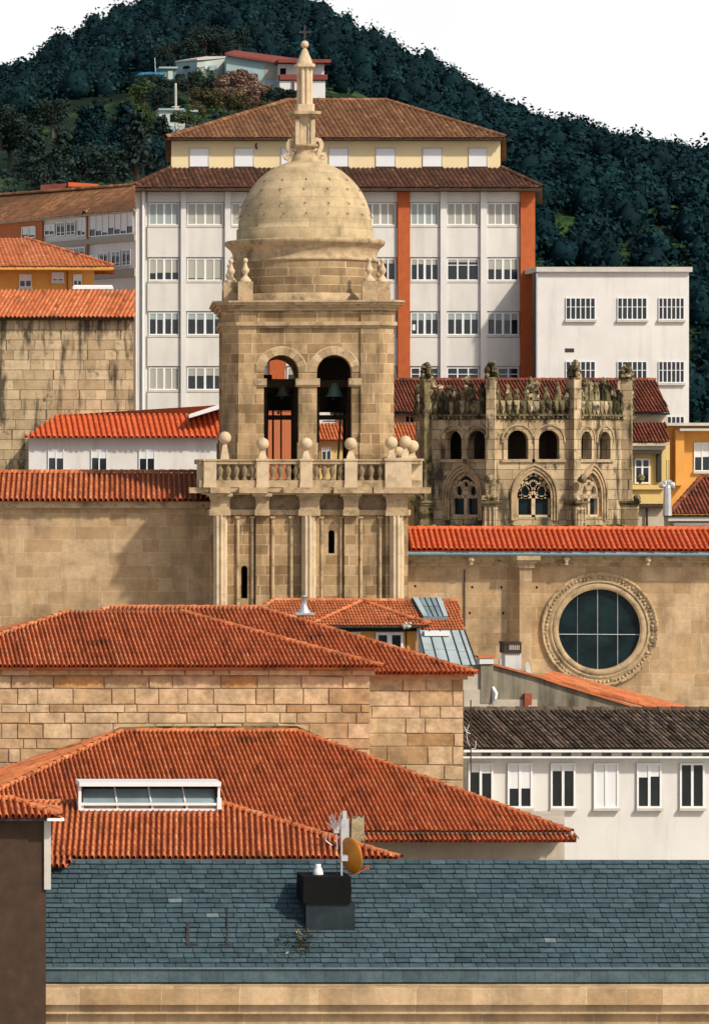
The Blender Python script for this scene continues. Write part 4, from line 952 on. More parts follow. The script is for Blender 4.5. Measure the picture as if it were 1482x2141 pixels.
# stone outbuilding with a tile roof
Di = 184.0; fi = plane(Di)
ob_ = thing('stone_outbuilding', 'old stone outbuilding with an orange tile roof against the white block', 'house', P(150, 1000, Di))
m = MB(); house_body(m, Di, -120, 279, 664, 3, 4); m.build('wall', M['apse'], ob_)
m = MB(); q = lambda px, py: RP(px, py, Di-0.5, 663, 0.42); tiles(m, [q(-125,663), q(281,663), q(281,607), q(-125,607)], 0.2, 0.42, random.Random(44), skew=-0.28, rk=0.36, hk=0.9)
m.face([q(-125,607), q(281,607), back(q(281,663), 6, 281), back(q(-125,663), 6, -125)]); m.build('roof', M['tile'], ob_)
m = MB(); m.slab(fi, -122, 279, 664, 669, 0.4, 0); m.build('eave', M['brown'], ob_)
# white house with red roof low left of the tower
Dj = 181.0; fj = plane(Dj)
j_ = thing('white_house', 'white house with a bright red ribbed roof tucked low behind the bell tower', 'house', P(300, 1150, Dj))
m = MB(); house_body(m, Dj, 60, 470, 915, 3, 5); m.build('wall', M['white'], j_)
m = MB(); q = lambda px, py: RP(px, py, Dj-0.5, 915, 0.5); tiles(m, [q(50,915), q(480,915), q(480,845), q(400,868), q(120,868)], 0.26, 0.45, random.Random(46), rk=0.34, hk=1.0); 
m.face([q(120,868), q(480,845), back(q(480,915), 6, 480), back(q(50,915), 6, 50)]); m.build('roof', M['tile_new'], j_)
a = [P(395, 874, Dj-0.4), P(480, 848, Dj-0.4), P(480, 838, Dj-0.4), P(395, 866, Dj-0.4)]; m = MB(); m.hexa(a+[back(p, 2.5, 430) for p in a]); m.build('verge_board', M['frame'], j_)
for x0 in (100, 190, 290): window(j_, fj, x0, x0+34, 940, 985, 0.4, 'shutter', fr=2, panes=2)

# ------------------------------------------------------------------ apse
ap = thing('cathedral_apse', 'old polygonal stone apse with lichened cresting, round arches and pointed tracery windows', 'church', (P(1110, 1110, 186).x, 186, 0))
AV = [P(868, 1000, 187.6), P(895, 1000, 184.6), P(1028, 1000, 182.0), P(1198, 1000, 182.0), P(1305, 1000, 184.9), P(1322, 1000, 188.5)]
AV = [Vector((v.x, v.y, 0)) for v in AV]
ay = lambda py: CZ+(HY-py)*182.8/F
zt_, zb_ = ay(868), ay(1150)
def amap(i):
    a, b = AV[i], AV[i+1]; d = (b-a).normalized(); n = Vector((d.y, -d.x, 0))
    return (lambda u, z, o=0.0: a+d*u+n*o+Vector((0, 0, z))), (b-a).length
def apb(mb, n, mt, par=None, label=None): return mb.build(n, M[mt], par or ap, label=label)
rnd = random.Random(51)
spec = {1: ((0.405, 0.775), 0.56), 2: ((0.318, 0.70), 0.52), 3: ((0.235, 0.60), 0.36)}
for i in range(5):
    mp, L = amap(i); m = MB()
    if i in spec:
        us, uw = spec[i]; ops = [(u*L, 0.49 if i != 3 else 0.44, ay(960), ay(921), 'round') for u in us]
        m.arch_wall(mp, 0, L, ay(985), zt_, ops, 0.45)
        wc = uw*L; wh = {1: 0.82, 2: 0.80, 3: 0.80}[i]
        m.arch_wall(mp, 0, L, zb_-12, ay(985)-0.0, [(wc, wh, ay(1081), ay(1036), 'pointed')], 0.38)
    else: m.face([mp(0, zb_-12), mp(L, zb_-12), mp(L, zt_), mp(0, zt_)])
    apb(m, 'wall', 'apse')
    if i in spec:
        for c, h, a, b, kd in ops:
            m = MB(); m.arch_band(mp, c, h, h+0.20, ay(960), b, 'round', 0.07, -0.02, n=14); r_ = apb(m, 'arch_moulding', 'apse')
            m = MB(); m.arch_band(mp, c, h+0.22, h+0.29, b-0.1, b, 'round', 0.11, -0.02, n=14); m.build('outer_moulding', M['carved'], r_)
        m = MB()
        for c, h, a, b, kd in ops:
            q = [mp(c-h-0.32, a-0.14, 0.10), mp(c+h+0.32, a-0.14, 0.10), mp(c+h+0.32, a, 0.10), mp(c-h-0.32, a, 0.10)]; m = MB(); m.hexa(q+[mp(c-h-0.32, a-0.14, -0.3), mp(c+h+0.32, a-0.14, -0.3), mp(c+h+0.32, a, -0.3), mp(c-h-0.32, a, -0.3)]); apb(m, 'sill', 'carved')
        # pointed window: dark glass, tracery, three mouldings
        zs, sp_ = ay(1081), ay(1036)
        m = MB(); cv = arch_curve(wc, wh+0.02, sp_, 'pointed'); m.face([mp(wc-wh, zs, -0.36), mp(wc+wh, zs, -0.36)]+[mp(a, b, -0.36) for a, b in reversed(cv)]); gw = apb(m, 'tracery_window', 'rose_glass')
        m = MB()
        def bar(pts, w_, m=m, mp=mp):
            for (a, b), (c, d) in zip(pts, pts[1:]):
                dx, dz = c-a, d-b; l = math.hypot(dx, dz) or 1; nx_, nz = -dz/l*w_/2, dx/l*w_/2; ex, ez = dx/l*w_*0.25, dz/l*w_*0.25
                qq = [(a-nx_-ex, b-nz-ez), (c-nx_+ex, d-nz+ez), (c+nx_+ex, d+nz+ez), (a+nx_-ex, b+nz-ez)]
                m.hexa([mp(*p, -0.16) for p in qq]+[mp(*p, -0.36) for p in qq])
        zmid = ay(1039); bar([(wc, zs), (wc, zmid+0.05)], 0.17); bar([(wc-wh, zs), (wc-wh, sp_)], 0.16); bar([(wc+wh, zs), (wc+wh, sp_)], 0.16)
        bar([(wc-wh, zmid), (wc+wh, zmid)], 0.12); bar([(wc-wh, zs+0.05), (wc+wh, zs+0.05)], 0.12)
        for sg in (-1, 1):
            ox, oz = wc+sg*wh*0.48, ay(1027); el = [(ox+0.25*math.cos(t*PI/8), oz+0.31*math.sin(t*PI/8)) for t in range(17)]; bar(el, 0.09)
            bar([(wc, zmid+0.02), (wc+sg*wh*0.12, ay(1026)), (wc+sg*wh*0.42, ay(1009))], 0.13)
            bar([(wc+sg*wh*0.86, zmid), (wc+sg*wh*0.84, ay(1030))], 0.2)
        el = [(wc+0.19*math.cos(t*PI/6), ay(1013)+0.19*math.sin(t*PI/6)) for t in range(13)]; bar(el, 0.08)
        cv = arch_curve(wc, wh-0.05, sp_, 'pointed', 10); bar(cv, 0.16)
        m.build('tracery', M['pale_carved'], gw)
        for r0, r1, o0 in ((wh, wh+0.10, 0.03), (wh+0.12, wh+0.22, 0.09), (wh+0.24, wh+0.31, 0.15)):
            m = MB(); m.arch_band(mp, wc, r0, r1, zs-0.15, sp_, 'pointed', o0, -0.05, n=14); apb(m, 'arch_moulding', 'carved')
        # weathered ledge with a row of carved scallops at the foot
        m = MB(); u = 0.3
        while u < L-0.3:
            c = mp(u+0.2, ay(1103), 0.2); m.lump((c.x, c.y, c.z), 0.2, rnd, 0.3, rnd.random(), 0.6); u += 0.42
        p_ = [mp(0.2, ay(1110), 0.25), mp(L-0.2, ay(1110), 0.25), mp(L-0.2, ay(1104), 0.25), mp(0.2, ay(1104), 0.25)]; m.hexa(p_+[mp(0.2, ay(1110), 0), mp(L-0.2, ay(1110), 0), mp(L-0.2, ay(1098), 0), mp(0.2, ay(1098), 0)]); apb(m, 'carved_ledge', 'mossy')
    # parapet: cornice, row of drooping leaves, upright merlons
    m = MB()
    for a, b, o in ((876, 870, 0.06), (870, 866, 0.16)):
        p_ = [mp(-0.1, ay(a), o), mp(L+0.1, ay(a), o), mp(L+0.1, ay(b), o), mp(-0.1, ay(b), o)]; m.hexa(p_+[mp(-0.1, ay(a), -0.3), mp(L+0.1, ay(a), -0.3), mp(L+0.1, ay(b), -0.3), mp(-0.1, ay(b), -0.3)])
    u = 0.12
    while u < L-0.1:
        c = mp(u, ay(873), 0.13); m.lump((c.x, c.y, c.z), 0.055, rnd, 0.3, rnd.random()); u += 0.23
    apb(m, 'parapet_cornice', 'mossy')
    m = MB(); p_ = [mp(0, ay(866), 0.0), mp(L, ay(866), 0.0), mp(L, ay(836), 0.0), mp(0, ay(836), 0.0)]; m.hexa(p_+[mp(0, ay(866), -0.25), mp(L, ay(866), -0.25), mp(L, ay(836), -0.25), mp(0, ay(836), -0.25)], 0.25)
    u = 0.16
    while u < L-0.05:
        for zz, h_ in ((852, 0.36),):
            hw = rnd.uniform(0.11, 0.16); zc_ = ay(zz)+rnd.uniform(-0.06, 0.06); t = rnd.random()
            P_ = [(u-hw, zc_+h_*0.9), (u-hw*0.9, zc_-h_*0.3), (u, zc_-h_), (u+hw*0.9, zc_-h_*0.3), (u+hw, zc_+h_*0.9)]
            f_ = [mp(a, b, 0.05) for a, b in P_]; mid = mp(u, zc_, 0.16)
            for k in range(5): m.face([f_[k], f_[(k+1) % 5], mid], tint=t)
        u += rnd.uniform(0.27, 0.36)
    apb(m, 'leaf_frieze', 'mossy')
    m = MB(); u = 0.25
    while u < L-0.15:
        hw = rnd.uniform(0.12, 0.19); zt2 = ay(rnd.uniform(800, 822)); t = rnd.random(); z0_ = ay(837)
        P_ = [(u-hw, z0_), (u+hw, z0_), (u+hw*0.95, z0_+(zt2-z0_)*0.55), (u+hw*0.5, zt2-0.12), (u, zt2), (u-hw*0.55, zt2-0.1), (u-hw*0.95, z0_+(zt2-z0_)*0.5)]
        f_ = [mp(a, b, 0.02) for a, b in P_]; r_ = [mp(a, b, -0.18) for a, b in P_]; mid = mp(u, (z0_+zt2)/2, 0.10)
        for k in range(7): m.face([f_[k], f_[(k+1) % 7], mid], tint=t); m.face([f_[(k+1) % 7], f_[k], r_[k], r_[(k+1) % 7]], tint=t)
        m.face(r_[::-1], tint=t)
        c = mp(u, zt2+0.02, -0.05); m.lump((c.x, c.y, c.z), rnd.uniform(0.09, 0.15), rnd, 0.5, rnd.random(), 1.1)
        if rnd.random() < 0.6: c = mp(u+rnd.uniform(-0.1, 0.1), z0_+(zt2-z0_)*0.6, 0.08); m.lump((c.x, c.y, c.z), rnd.uniform(0.08, 0.13), rnd, 0.5, rnd.random(), 1.4)
        u += rnd.uniform(0.38, 0.58)
    apb(m, 'cresting', 'mossy'); m = MB()
    c = mp(L*0.5 if i == 2 else L*0.66, ay(808), 0); 
    for k in range(6): m.lump((c.x+rnd.uniform(-0.2, 0.2), c.y, c.z-0.35+k*0.14), rnd.uniform(0.1, 0.2), rnd, 0.5, rnd.random())
    apb(m, 'crest_ornament', 'mossy')
# pinnacled buttresses on the corners
for i in range(1, 5):
    a = AV[i]; cen = Vector((AV[2].x*0.5+AV[3].x*0.5, AV[2].y+4.6, 0)); d = (a-cen).normalized(); sd = Vector((-d.y, d.x, 0))
    def pr(mb, hw, o0, o1, z0, z1, a=a, d=d, sd=sd):
        q = [a+d*o1-sd*hw, a+d*o1+sd*hw, a+d*o0+sd*hw, a+d*o0-sd*hw]
        mb.prism([Vector((p.x, p.y, z0)) for p in q][::-1], (0, 0, z1-z0)); 
        n = len(mb.f)
        for k in range(n-6, n): mb.f[k].reverse(); mb.uv[k].reverse()
    m = MB(); pr(m, 0.30, -0.3, 0.62, zb_-12, ay(1048)); pr(m, 0.20, -0.3, 0.36, ay(1048), ay(792))
    for s_ in (-0.2, 0.02, 0.22):
        p = a+d*0.62+sd*s_; m.lathe([(0.05, zb_-12), (0.05, ay(1058))], p.x, p.y, 8)
    bt = apb(m, 'buttress', 'apse' if i != 1 else 'mossy')
    m = MB(); pr(m, 0.42, -0.3, 0.75, ay(1052), ay(1047)); pr(m, 0.36, -0.3, 0.7, ay(1057), ay(1052))
    for k in range(4): p = a+d*0.6+sd*rnd.uniform(-0.3, 0.3); m.lump((p.x, p.y, ay(1042)), 0.15, rnd, 0.4, rnd.random())
    m.build('buttress_cap', M['mossy'], bt)
    m = MB(); p = a+d*0.75; m.lump((p.x, p.y, ay(1001)), 0.2, rnd, 0.4, 0.4); m.lump((p.x, p.y-0.15, ay(998)), 0.14, rnd, 0.4, 0.7); m.build('gargoyle', M['mossy'], bt)
    m = MB(); p = a+d*0.1; zt2 = ay(794)
    m.lathe([(0.30, zt2), (0.30, zt2+0.06), (0.16, zt2+0.12)], p.x, p.y, 8, smooth=False)
    for k in range(15):
        an = k*1.25; r_ = 0.24 if k < 10 else 0.12; m.lump((p.x+r_*math.cos(an), p.y+r_*math.sin(an), zt2+0.1+0.045*k), rnd.uniform(0.10, 0.17), rnd, 0.45, rnd.random())
    m.lump((p.x, p.y, zt2+0.78), 0.10, rnd, 0.4, 0.4); m.build('leafy_finial', M['mossy'], bt)
m = MB()
for i in range(5):
    mp, L = amap(i); m.face([mp(0, ay(866), -0.25), mp(L, ay(866), -0.25), Vector((P(1110, 1000, 187).x, 187.5, ay(850)))])
apb(m, 'roof', 'tile_brown')
m = MB(); pts = [amap(i)[0](0, ay(985), -1.3) for i in range(1, 5)]
for i in (1, 2, 3):
    mp, L = amap(i); m.face([mp(-0.2, ay(975), -1.2), mp(L+0.2, ay(975), -1.2), mp(L+0.2, zt_, -1.2), mp(-0.2, zt_, -1.2)]); m.face([mp(-0.2, ay(966), -0.44), mp(L+0.2, ay(966), -0.44), mp(L+0.2, ay(966), -1.3), mp(-0.2, ay(966), -1.3)])
apb(m, 'dark_interior', 'wood')
# big dark roof behind the apse
Dr = 194.0; fr_ = plane(Dr)
h_ = thing('old_house', 'old house with a broad dark red tile roof behind the apse', 'house', P(1060, 1200, Dr))
m = MB(); house_body(m, Dr+0.5, 700, 1395, 862, 3, 6); m.build('wall', M['lightwall'], h_)
q = lambda px, py: RP(px, py, Dr-0.3, 862, 0.42)
m = MB(); rr = random.Random(61); tiles(m, [q(690,862), q(1400,862), q(1370,795), q(690,795)], 0.175, 0.42, rr, rk=0.30, hk=1.0); caps(m, [q(690,795), q(1370,795)], 0.12, rr)
m.face([q(690,795), q(1370,795), back(q(1400,862), 9, 1400), back(q(690,862), 9, 690)]); m.build('roof', M['tile_old'], h_)
m = MB(); m.slab(fr_, 695, 1398, 863, 867, 0.25, -0.6); m.build('eave', M['iron'], h_)
for a, b in ((846,866),(790,806),(1318,1326)): window(h_, plane(Dr+0.5), a, b, 869, 884, 0, fr=1.2, panes=2, sill=False)
# lower red roof between tower and apse
Dk = 190.5
k_ = thing('low_house', 'low pale house with a patched red tile roof between tower and apse', 'house', P(850, 1200, Dk))
m = MB(); house_body(m, Dk+0.4, 640, 905, 921, 3, 3); m.build('wall', M['yellow'], k_)
q = lambda px, py: RP(px, py, Dk, 920, 0.5); m = MB(); tiles(m, [q(632,920), q(910,920), q(910,886), q(632,886)], 0.17, 0.4, random.Random(62), rk=0.32, hk=1.0); m.face([q(632,886), q(910,886), back(q(910,920), 3.5, 910), back(q(632,920), 3.5, 632)]); m.build('roof', M['tile'], k_)
window(k_, plane(Dk+0.4), 672, 692, 934, 966, 0.3, 'shutter', fr=1.5, panes=2); window(k_, plane(Dk+0.4), 845, 862, 934, 966, 0.3, 'shutter', fr=1.5, panes=2)
# terracotta gable seen through the left bell arch
t_ = thing('terracotta_house', 'plain terracotta rendered house seen through the left bell arch', 'house', P(590, 1200, 189))
m = MB(); house_body(m, 187.5, 520, 628, 842, 3, 3); m.build('wall', M['terracotta'], t_)
m = MB(); q = lambda px, py: RP(px, py, 187.2, 842, 0.5); tiles(m, [q(515,842), q(632,842), q(632,815), q(515,815)], 0.17, 0.4, random.Random(63)); m.face([q(515,815), q(632,815), back(q(632,842), 3, 632), back(q(515,842), 3, 515)]); m.build('roof', M['tile_old'], t_)

# ------------------------------------------------------------------ right of the apse
Dy = 189.0; fyl = plane(Dy)
y_ = thing('yellow_house', 'worn yellow house with one white casement window right of the apse', 'house', P(1360, 1200, Dy))
m = MB(); house_body(m, Dy, 1296, 1400, 920, 3, 4); m.build('wall', M['yellow'], y_)
m = MB(); m.slab(fyl, 1296, 1392, 1062, 1200, 0.06, 0); m.build('stone_base', M['lightwall'], y_)
m = MB(); q = lambda px, py: RP(px, py, Dy-0.5, 924, 0.5); rr = random.Random(65); tiles(m, [q(1290,924), q(1400,924), q(1392,884), q(1290,884)], 0.17, 0.4, rr, rk=0.33, hk=1.0)
m.face([q(1290,884), q(1392,884), back(q(1400,924), 4.5, 1400), back(q(1290,924), 4.5, 1290)]); m.build('roof', M['tile_old'], y_)
m = MB(); m.slab(fyl, 1296, 1392, 926, 932, 0.5, 0); m.slab(fyl, 1296, 1388, 932, 940, 0.3, 0); m.build('eave', M['lightwall'], y_)
m = MB(); m.slab(fyl, 1300, 1378, 942, 949, 0.55, 0); m.build('gutter_board', M['iron'], y_)
m = MB(); m.slab(fyl, 1371.5, 1380, 942, 1008, 0.28, 0); m.build('downpipe', M['iron'], y_)
window(y_, fyl, 1326, 1358, 959, 1011, 0, o=0.0, fr=3.0, panes=2, transom=0.34, sill=False)
m = MB(); m.slab(fyl, 1310, 1384, 1014, 1023, 0.5, 0); m.slab(fyl, 1312, 1384, 1023, 1053, 0.3, 0); m.build('bay_base', M['yellow'], y_)
m = MB(); m.slab(fyl, 1306, 1388, 1053, 1060, 0.45, 0); m.build('ledge', M['brown'], y_)
m = MB(); m.tube([P(1350, 1062, Dy)+Vector((0,-0.2,0)), P(1350, 1115, Dy)+Vector((0,-0.2,0))], 0.06, 6); m.build('drain_pipe', M['iron'], y_)
Dz = 194.0; fz = plane(Dz)
z_ = thing('orange_facade', 'sunny orange yellow house front rising behind the yellow house', 'house', P(1480, 1200, Dz))
m = MB(); house_body(m, Dz, 1384, 1600, 890, 3, 5); m.build('wall', M['ochre'], z_)
m = MB(); m.slab(fz, 1407, 1425, 900, 1015, 0.5, 0); m.build('pilaster', M['ochre'], z_)
m = MB(); m.slab(fz, 1412, 1600, 896, 901, 0.9, 0); m.slab(fz, 1380, 1604, 884, 890, 0.5, -4); m.build('cornice', M['sill'], z_)
for a in (1450, 1510): window(z_, fz, a, a+34, 925, 985, 0.5, 'shutter', fr=2, panes=2)
Db = 180.0; fb = plane(Db)
b_ = thing('dark_roof_house', 'small pale house with a dark hipped tile roof at the right edge', 'house', P(1450, 1200, Db))
m = MB(); house_body(m, Db, 1388, 1640, 1078, 3, 4); m.build('wall', M['lightwall'], b_)
m = MB(); q = lambda px, py: RP(px, py, Db-0.7, 1075, 0.55); rr = random.Random(67)
tiles(m, [q(1398,1075), q(1640,1075), q(1600,998), q(1466,998)], 0.185, 0.42, rr, rk=0.36, hk=0.9); caps(m, [q(1398,1075), q(1466,998)], 0.12, rr); caps(m, [q(1466,998), q(1600,998)], 0.12, rr)
a, b = q(1398,1075), q(1466,998); m.face([a, b, back(a, 5, 1398)]); m.face([b, q(1600,998), back(q(1640,1075), 5, 1640), back(a, 5, 1398)]); m.build('roof', M['tile_old'], b_)
m = MB(); m.slab(fb, 1386, 1640, 1076, 1080, 0.7, 0); m.build('eave', M['iron'], b_)
m = MB(); m.slab(fb, 1390, 1640, 1081, 1089, 0.62, 0); m.build('gutter', M['sill'], b_)
m = MB(); m.slab(fb, 1406, 1640, 1093, 1099, 0.3, 0); m.slab(fb, 1406, 1640, 1099.7, 1107, 0.3, 0); m.build('white_board', M['frame'], b_)
# chimney cowl with antenna wires
m = MB(); p = P(1395, 1078, 178.5); m.lathe([(0.22, p.z), (0.17, p.z+1.3), (0.12, p.z+1.4)], p.x, p.y, 8, smooth=False)
for k in range(5): m.lump((p.x+(k-2)*0.12, p.y, p.z+1.42+0.1*(k % 2)), 0.15, rnd, 0.3)
cw = single('chimney', m, M['metal'], 'pale tapered metal chimney with clustered cowls beside the dark hipped roof', 'chimney')
for i, dx in enumerate((0, 0.12)):
    m = MB(); m.tube([(p.x-0.05+dx, p.y, p.z+1.4), (p.x-0.05+dx, p.y, p.z+2.6)], 0.012, 4); o = m.build('aerial', M['iron'], None); me = o.data; me.transform(Matrix.Translation((-cw.location.x, -cw.location.y, -cw.location.z))); o.parent = cw
# ------------------------------------------------------------------ yellow house with dormer in front of the tower
Dl = 133.0
lh = thing('dormer_house', 'small yellow house with a hipped tile dormer, roof lights and a zinc lean-to', 'house', P(780, 1500, Dl))
def lb(mb, n, mt, par=None, label=None): return mb.build(n, M[mt], par or lh, label=label)
rr = random.Random(71); FT = dict(rk=0.38, hk=0.7, seg=3, lift=0.022)
q = lambda px, py: RP(px, py, Dl, 1340, 0.38)
m = MB(); tiles(m, [q(520,1345), q(974,1345), q(972,1320), q(958,1258), q(572,1256)], 0.115, 0.235, rr, **FT)
caps(m, [q(572,1256), q(958,1258)], 0.085, rr, 0.3); caps(m, [q(520,1290), q(572,1256)], 0.08, rr, 0.3)
a, b = q(572,1256), q(958,1258); m.face([a, b, back(b, 5, 958)+Vector((0,0,-2)), back(a, 5, 572)+Vector((0,0,-2))])
m.face([q(974,1345), back(q(974,1345), 4, 974), b]); lb(m, 'roof', 'tile')
m = MB(); house_body(m, Dl+0.6, 530, 968, 1350, 3, 4); lb(m, 'wall', 'ochre')
q = lambda px, py: RP(px, py, 130.6, 1308, 0.38)
m = MB(); e0, e1, apx = q(646,1308), q(899,1308), q(757,1257)
tiles(m, [e0, e1, apx], 0.115, 0.235, rr, **FT)
caps(m, [e0, apx], 0.08, rr, 0.3); caps(m, [e1, apx], 0.08, rr, 0.3); m.face([e1, back(e1, 4, 899), apx]); m.face([back(e0, 4, 646), e0, apx]); dr = lb(m, 'dormer_roof', 'tile')
m = MB(); m.slab(plane(130.6), 647, 898, 1308.5, 1312.5, 0.04, -0.9); m.build('eave', M['iron'], dr)
fd = plane(131.1); m = MB(); house_body(m, 131.1, 660, 872, 1311, 12, 2.5); dw = lb(m, 'dormer_wall', 'ochre')
m = MB(); m.slab(fd, 660, 872, 1312, 1320, 0.1, 0); m.slab(fd, 848, 850, 1320, 1400, 0.03, 0); m.build('painted_shadow', M['wood'], dw)  # dark strip under the eave and thin upright, painted in as shade
for x0, x1 in ((785,842),(698,753)):
    m = MB(); m.slab(fd, x0, x1, 1322, 1372, 0.02, -0.03); wn = m.build('window', M['glass'], dw)
    m = MB()
    for a, b, c, d in ((x0,x1,1322,1328),(x0,x0+5,1328,1372),(x1-5,x1,1328,1372),((x0+x1)/2-5,(x0+x1)/2+5,1328,1372)): m.slab(fd, a, b, c, d, 0.08, 0.02)
    m.build('frame', M['frame'], wn)
m = MB(); m.tube([P(876, 1314, 130.9), P(876, 1410, 130.9)], 0.075, 8); lb(m, 'downpipe', 'frame')
rnd = random.Random(72)
for px in (845, 854):
    m = MB(); c = P(px, 1309, 130.4); m.lump((c.x, c.y, c.z), 0.09, rnd, 0.35, sz=1.0); m.lump((c.x+0.05, c.y-0.04, c.z+0.09), 0.05, rnd, 0.3)
    single('pigeon', m, M['sill'], 'pale grey pigeon perched on the dormer gutter, '+('left' if px == 845 else 'right')+' one of a pair', 'bird', 'pigeons on the dormer gutter')
# stove pipe
m = MB(); c = P(636, 1279, 133.5); m.lathe([(0.26, c.z-0.12), (0.24, c.z-0.02), (0.14, c.z+0.12), (0.10, c.z+0.2), (0.10, c.z+0.52), (0.105, c.z+0.52), (0.105, c.z+0.56), (0.06, c.z+0.56)], c.x, c.y, 14)
m.box(c.x-0.33, c.x+0.33, c.y-0.3, c.y+0.1, c.z-0.1, c.z-0.03); lb(m, 'stove_pipe', 'metal')
# upper roof light
q0 = lambda px, py: RP(px, py, Dl, 1340, 0.38)+Vector((0, -0.03, 0.13))
m = MB(); Q = [q0(884,1297), q0(936,1297), q0(922,1258), q0(862,1258)]; m.prism(Q[::-1], (0, 0.03, -0.12)); sk = lb(m, 'roof_light', 'skyglass')
m = MB()
for t in (0, 0.22, 0.42, 0.62, 0.82, 1.0):
    a, b = Q[0].lerp(Q[1], t), Q[3].lerp(Q[2], t); m.tube([a, b], 0.026, 5)
a, b = Q[0].lerp(Q[3], 0.55), Q[1].lerp(Q[2], 0.55); m.tube([a, b], 0.018, 5)
m.build('glazing_bar', M['iron'], sk)
m = MB(); a, b = Q[0].lerp(Q[1], 0.83), Q[3].lerp(Q[2], 0.83); m.prism([x+Vector((0,0,0.02)) for x in (a, b, Q[2], Q[1])], (0, 0, 0.015)); a, b = Q[0].lerp(Q[1], 0.2), Q[3].lerp(Q[2], 0.2); m.prism([x+Vector((0,0,0.02)) for x in (Q[0], Q[3], b, a)], (0, 0, 0.015)); m.build('flashing', M['zinc'], sk)
# zinc lean-to
q = lambda px, py: RP(px, py, 126.5, 1400, 0.55)
Q = [q(893,1402), q(1002,1402), q(972,1318), q(874,1318)]
m = MB(); m.face(Q); m.face([Q[0], Q[0]+Vector((0,0,-6)), Q[1]+Vector((0,0,-6)), Q[1]]); m.face([Q[0], Q[3], Q[3]+Vector((0,0,-7)), Q[0]+Vector((0,0,-6))]); zn = lb(m, 'zinc_roof', 'zinc')
m = MB()
for t in (0.02, 0.24, 0.47, 0.70, 0.88, 0.99):
    a, b = Q[0].lerp(Q[1], t), Q[3].lerp(Q[2], t); m.tube([a+Vector((0,0,0.02)), b+Vector((0,0,0.02))], 0.02, 5)
m.build('seam', M['iron'], zn)
m = MB()
for t0, t1, s_ in ((0.03,0.23,0.50),(0.25,0.46,0.52),(0.48,0.69,0.5),(0.71,0.87,0.46)):
    a, b = Q[0].lerp(Q[1], t0).lerp(Q[3].lerp(Q[2], t0), s_), Q[0].lerp(Q[1], t1).lerp(Q[3].lerp(Q[2], t1), s_); m.tube([a, b], 0.012, 4)
m.build('sheet_joint', M['lead'], zn)
m = MB(); c = Q[0].lerp(Q[1], 0.36).lerp(Q[3].lerp(Q[2], 0.36), 0.9); m.box(c.x-0.42, c.x+0.42, c.y-0.2, c.y+0.2, c.z-0.05, c.z+0.1); m.build('patch', M['frame'], zn)

# ------------------------------------------------------------------ stained wall, chimney and dark roof on the right
Dq = 122.0; fq = plane(Dq)
qh = thing('stained_house', 'house end with a black stained concrete gable wall and a sloping tile coping', 'house', P(1060, 1700, Dq))
def qb(mb, n, mt, par=None, label=None): return mb.build(n, M[mt], par or qh, label=label)
pts = [(955,1392),(1003,1392),(1030,1388),(1125,1414),(1165,1428),(1330,1478),(1640,1560),(1640,1900),(955,1900)]
m = MB(); m.prism([P(a, b, Dq) for a, b in pts][::-1], (0.04, 0.5, 0)); qb(m, 'gable_wall', 'concrete')
m = MB(); m.slab(fq, 968, 1028, 1442, 1500, 0.12, -0.02); m.slab(fq, 940, 1003, 1404, 1442, 0.05, -0.02); qb(m, 'patched_render', 'lightwall')
m = MB(); m.slab(fq, 1030, 1122, 1463, 1500, 0.06, -0.02); qb(m, 'low_band', 'lightwall')
m = MB(); m.slab(fq, 1003, 1029, 1390, 1470, 0.14, -0.3); pr_ = qb(m, 'pier', 'concrete')
m = MB(); m.slab(fq, 1000, 1029, 1375, 1388, 0.2, -0.35); m.build('pier_cap', M['white'], pr_); m = MB(); m.slab(fq, 997, 1031, 1371, 1375, 0.24, -0.4); m.build('cap_tile', M['tile'], pr_)
m = MB()
for (a, b), (c, d) in zip(pts[2:6], pts[3:7]):
    A = [P(a, b+3, Dq), P(c, d+3, Dq), P(c, d-1, Dq), P(a, b-1, Dq)]; o_ = Vector((0, -0.12, 0)); m.hexa([p+o_ for p in A]+[p+Vector((0.05, 0.6, 0)) for p in A])
qb(m, 'coping', 'tile')
q = lambda px, py: RP(px, py, Dq+0.6, 1440, 0.3); m = MB(); tiles(m, [P(1130,1420,Dq+0.5), P(1500,1520,Dq+0.5), P(1500,1500,Dq+3), P(1150,1412,Dq+3)], 0.15, 0.4, rr); qb(m, 'roof', 'tile')
m = MB(); m.slab(fq, 1034, 1042, 1472, 1476, 0.02, 0); 
m = MB(); A = [P(1028, 1436, Dq-0.15), P(1036, 1450, Dq-0.3), P(1034, 1462, Dq-0.3), P(1028, 1472, Dq-0.15)]; m.prism(A, (0.1, 0.12, 0)); qb(m, 'white_flap', 'frame')  # small white flap beside the pier
m = MB(); m.slab(fq, 1094, 1109, 1450, 1484, 0.2, -0.05); qb(m, 'steel_post', 'rust')
m = MB(); m.slab(fq, 1101, 1112, 1475, 1487, 0.3, 0.2); qb(m, 'white_box', 'white')
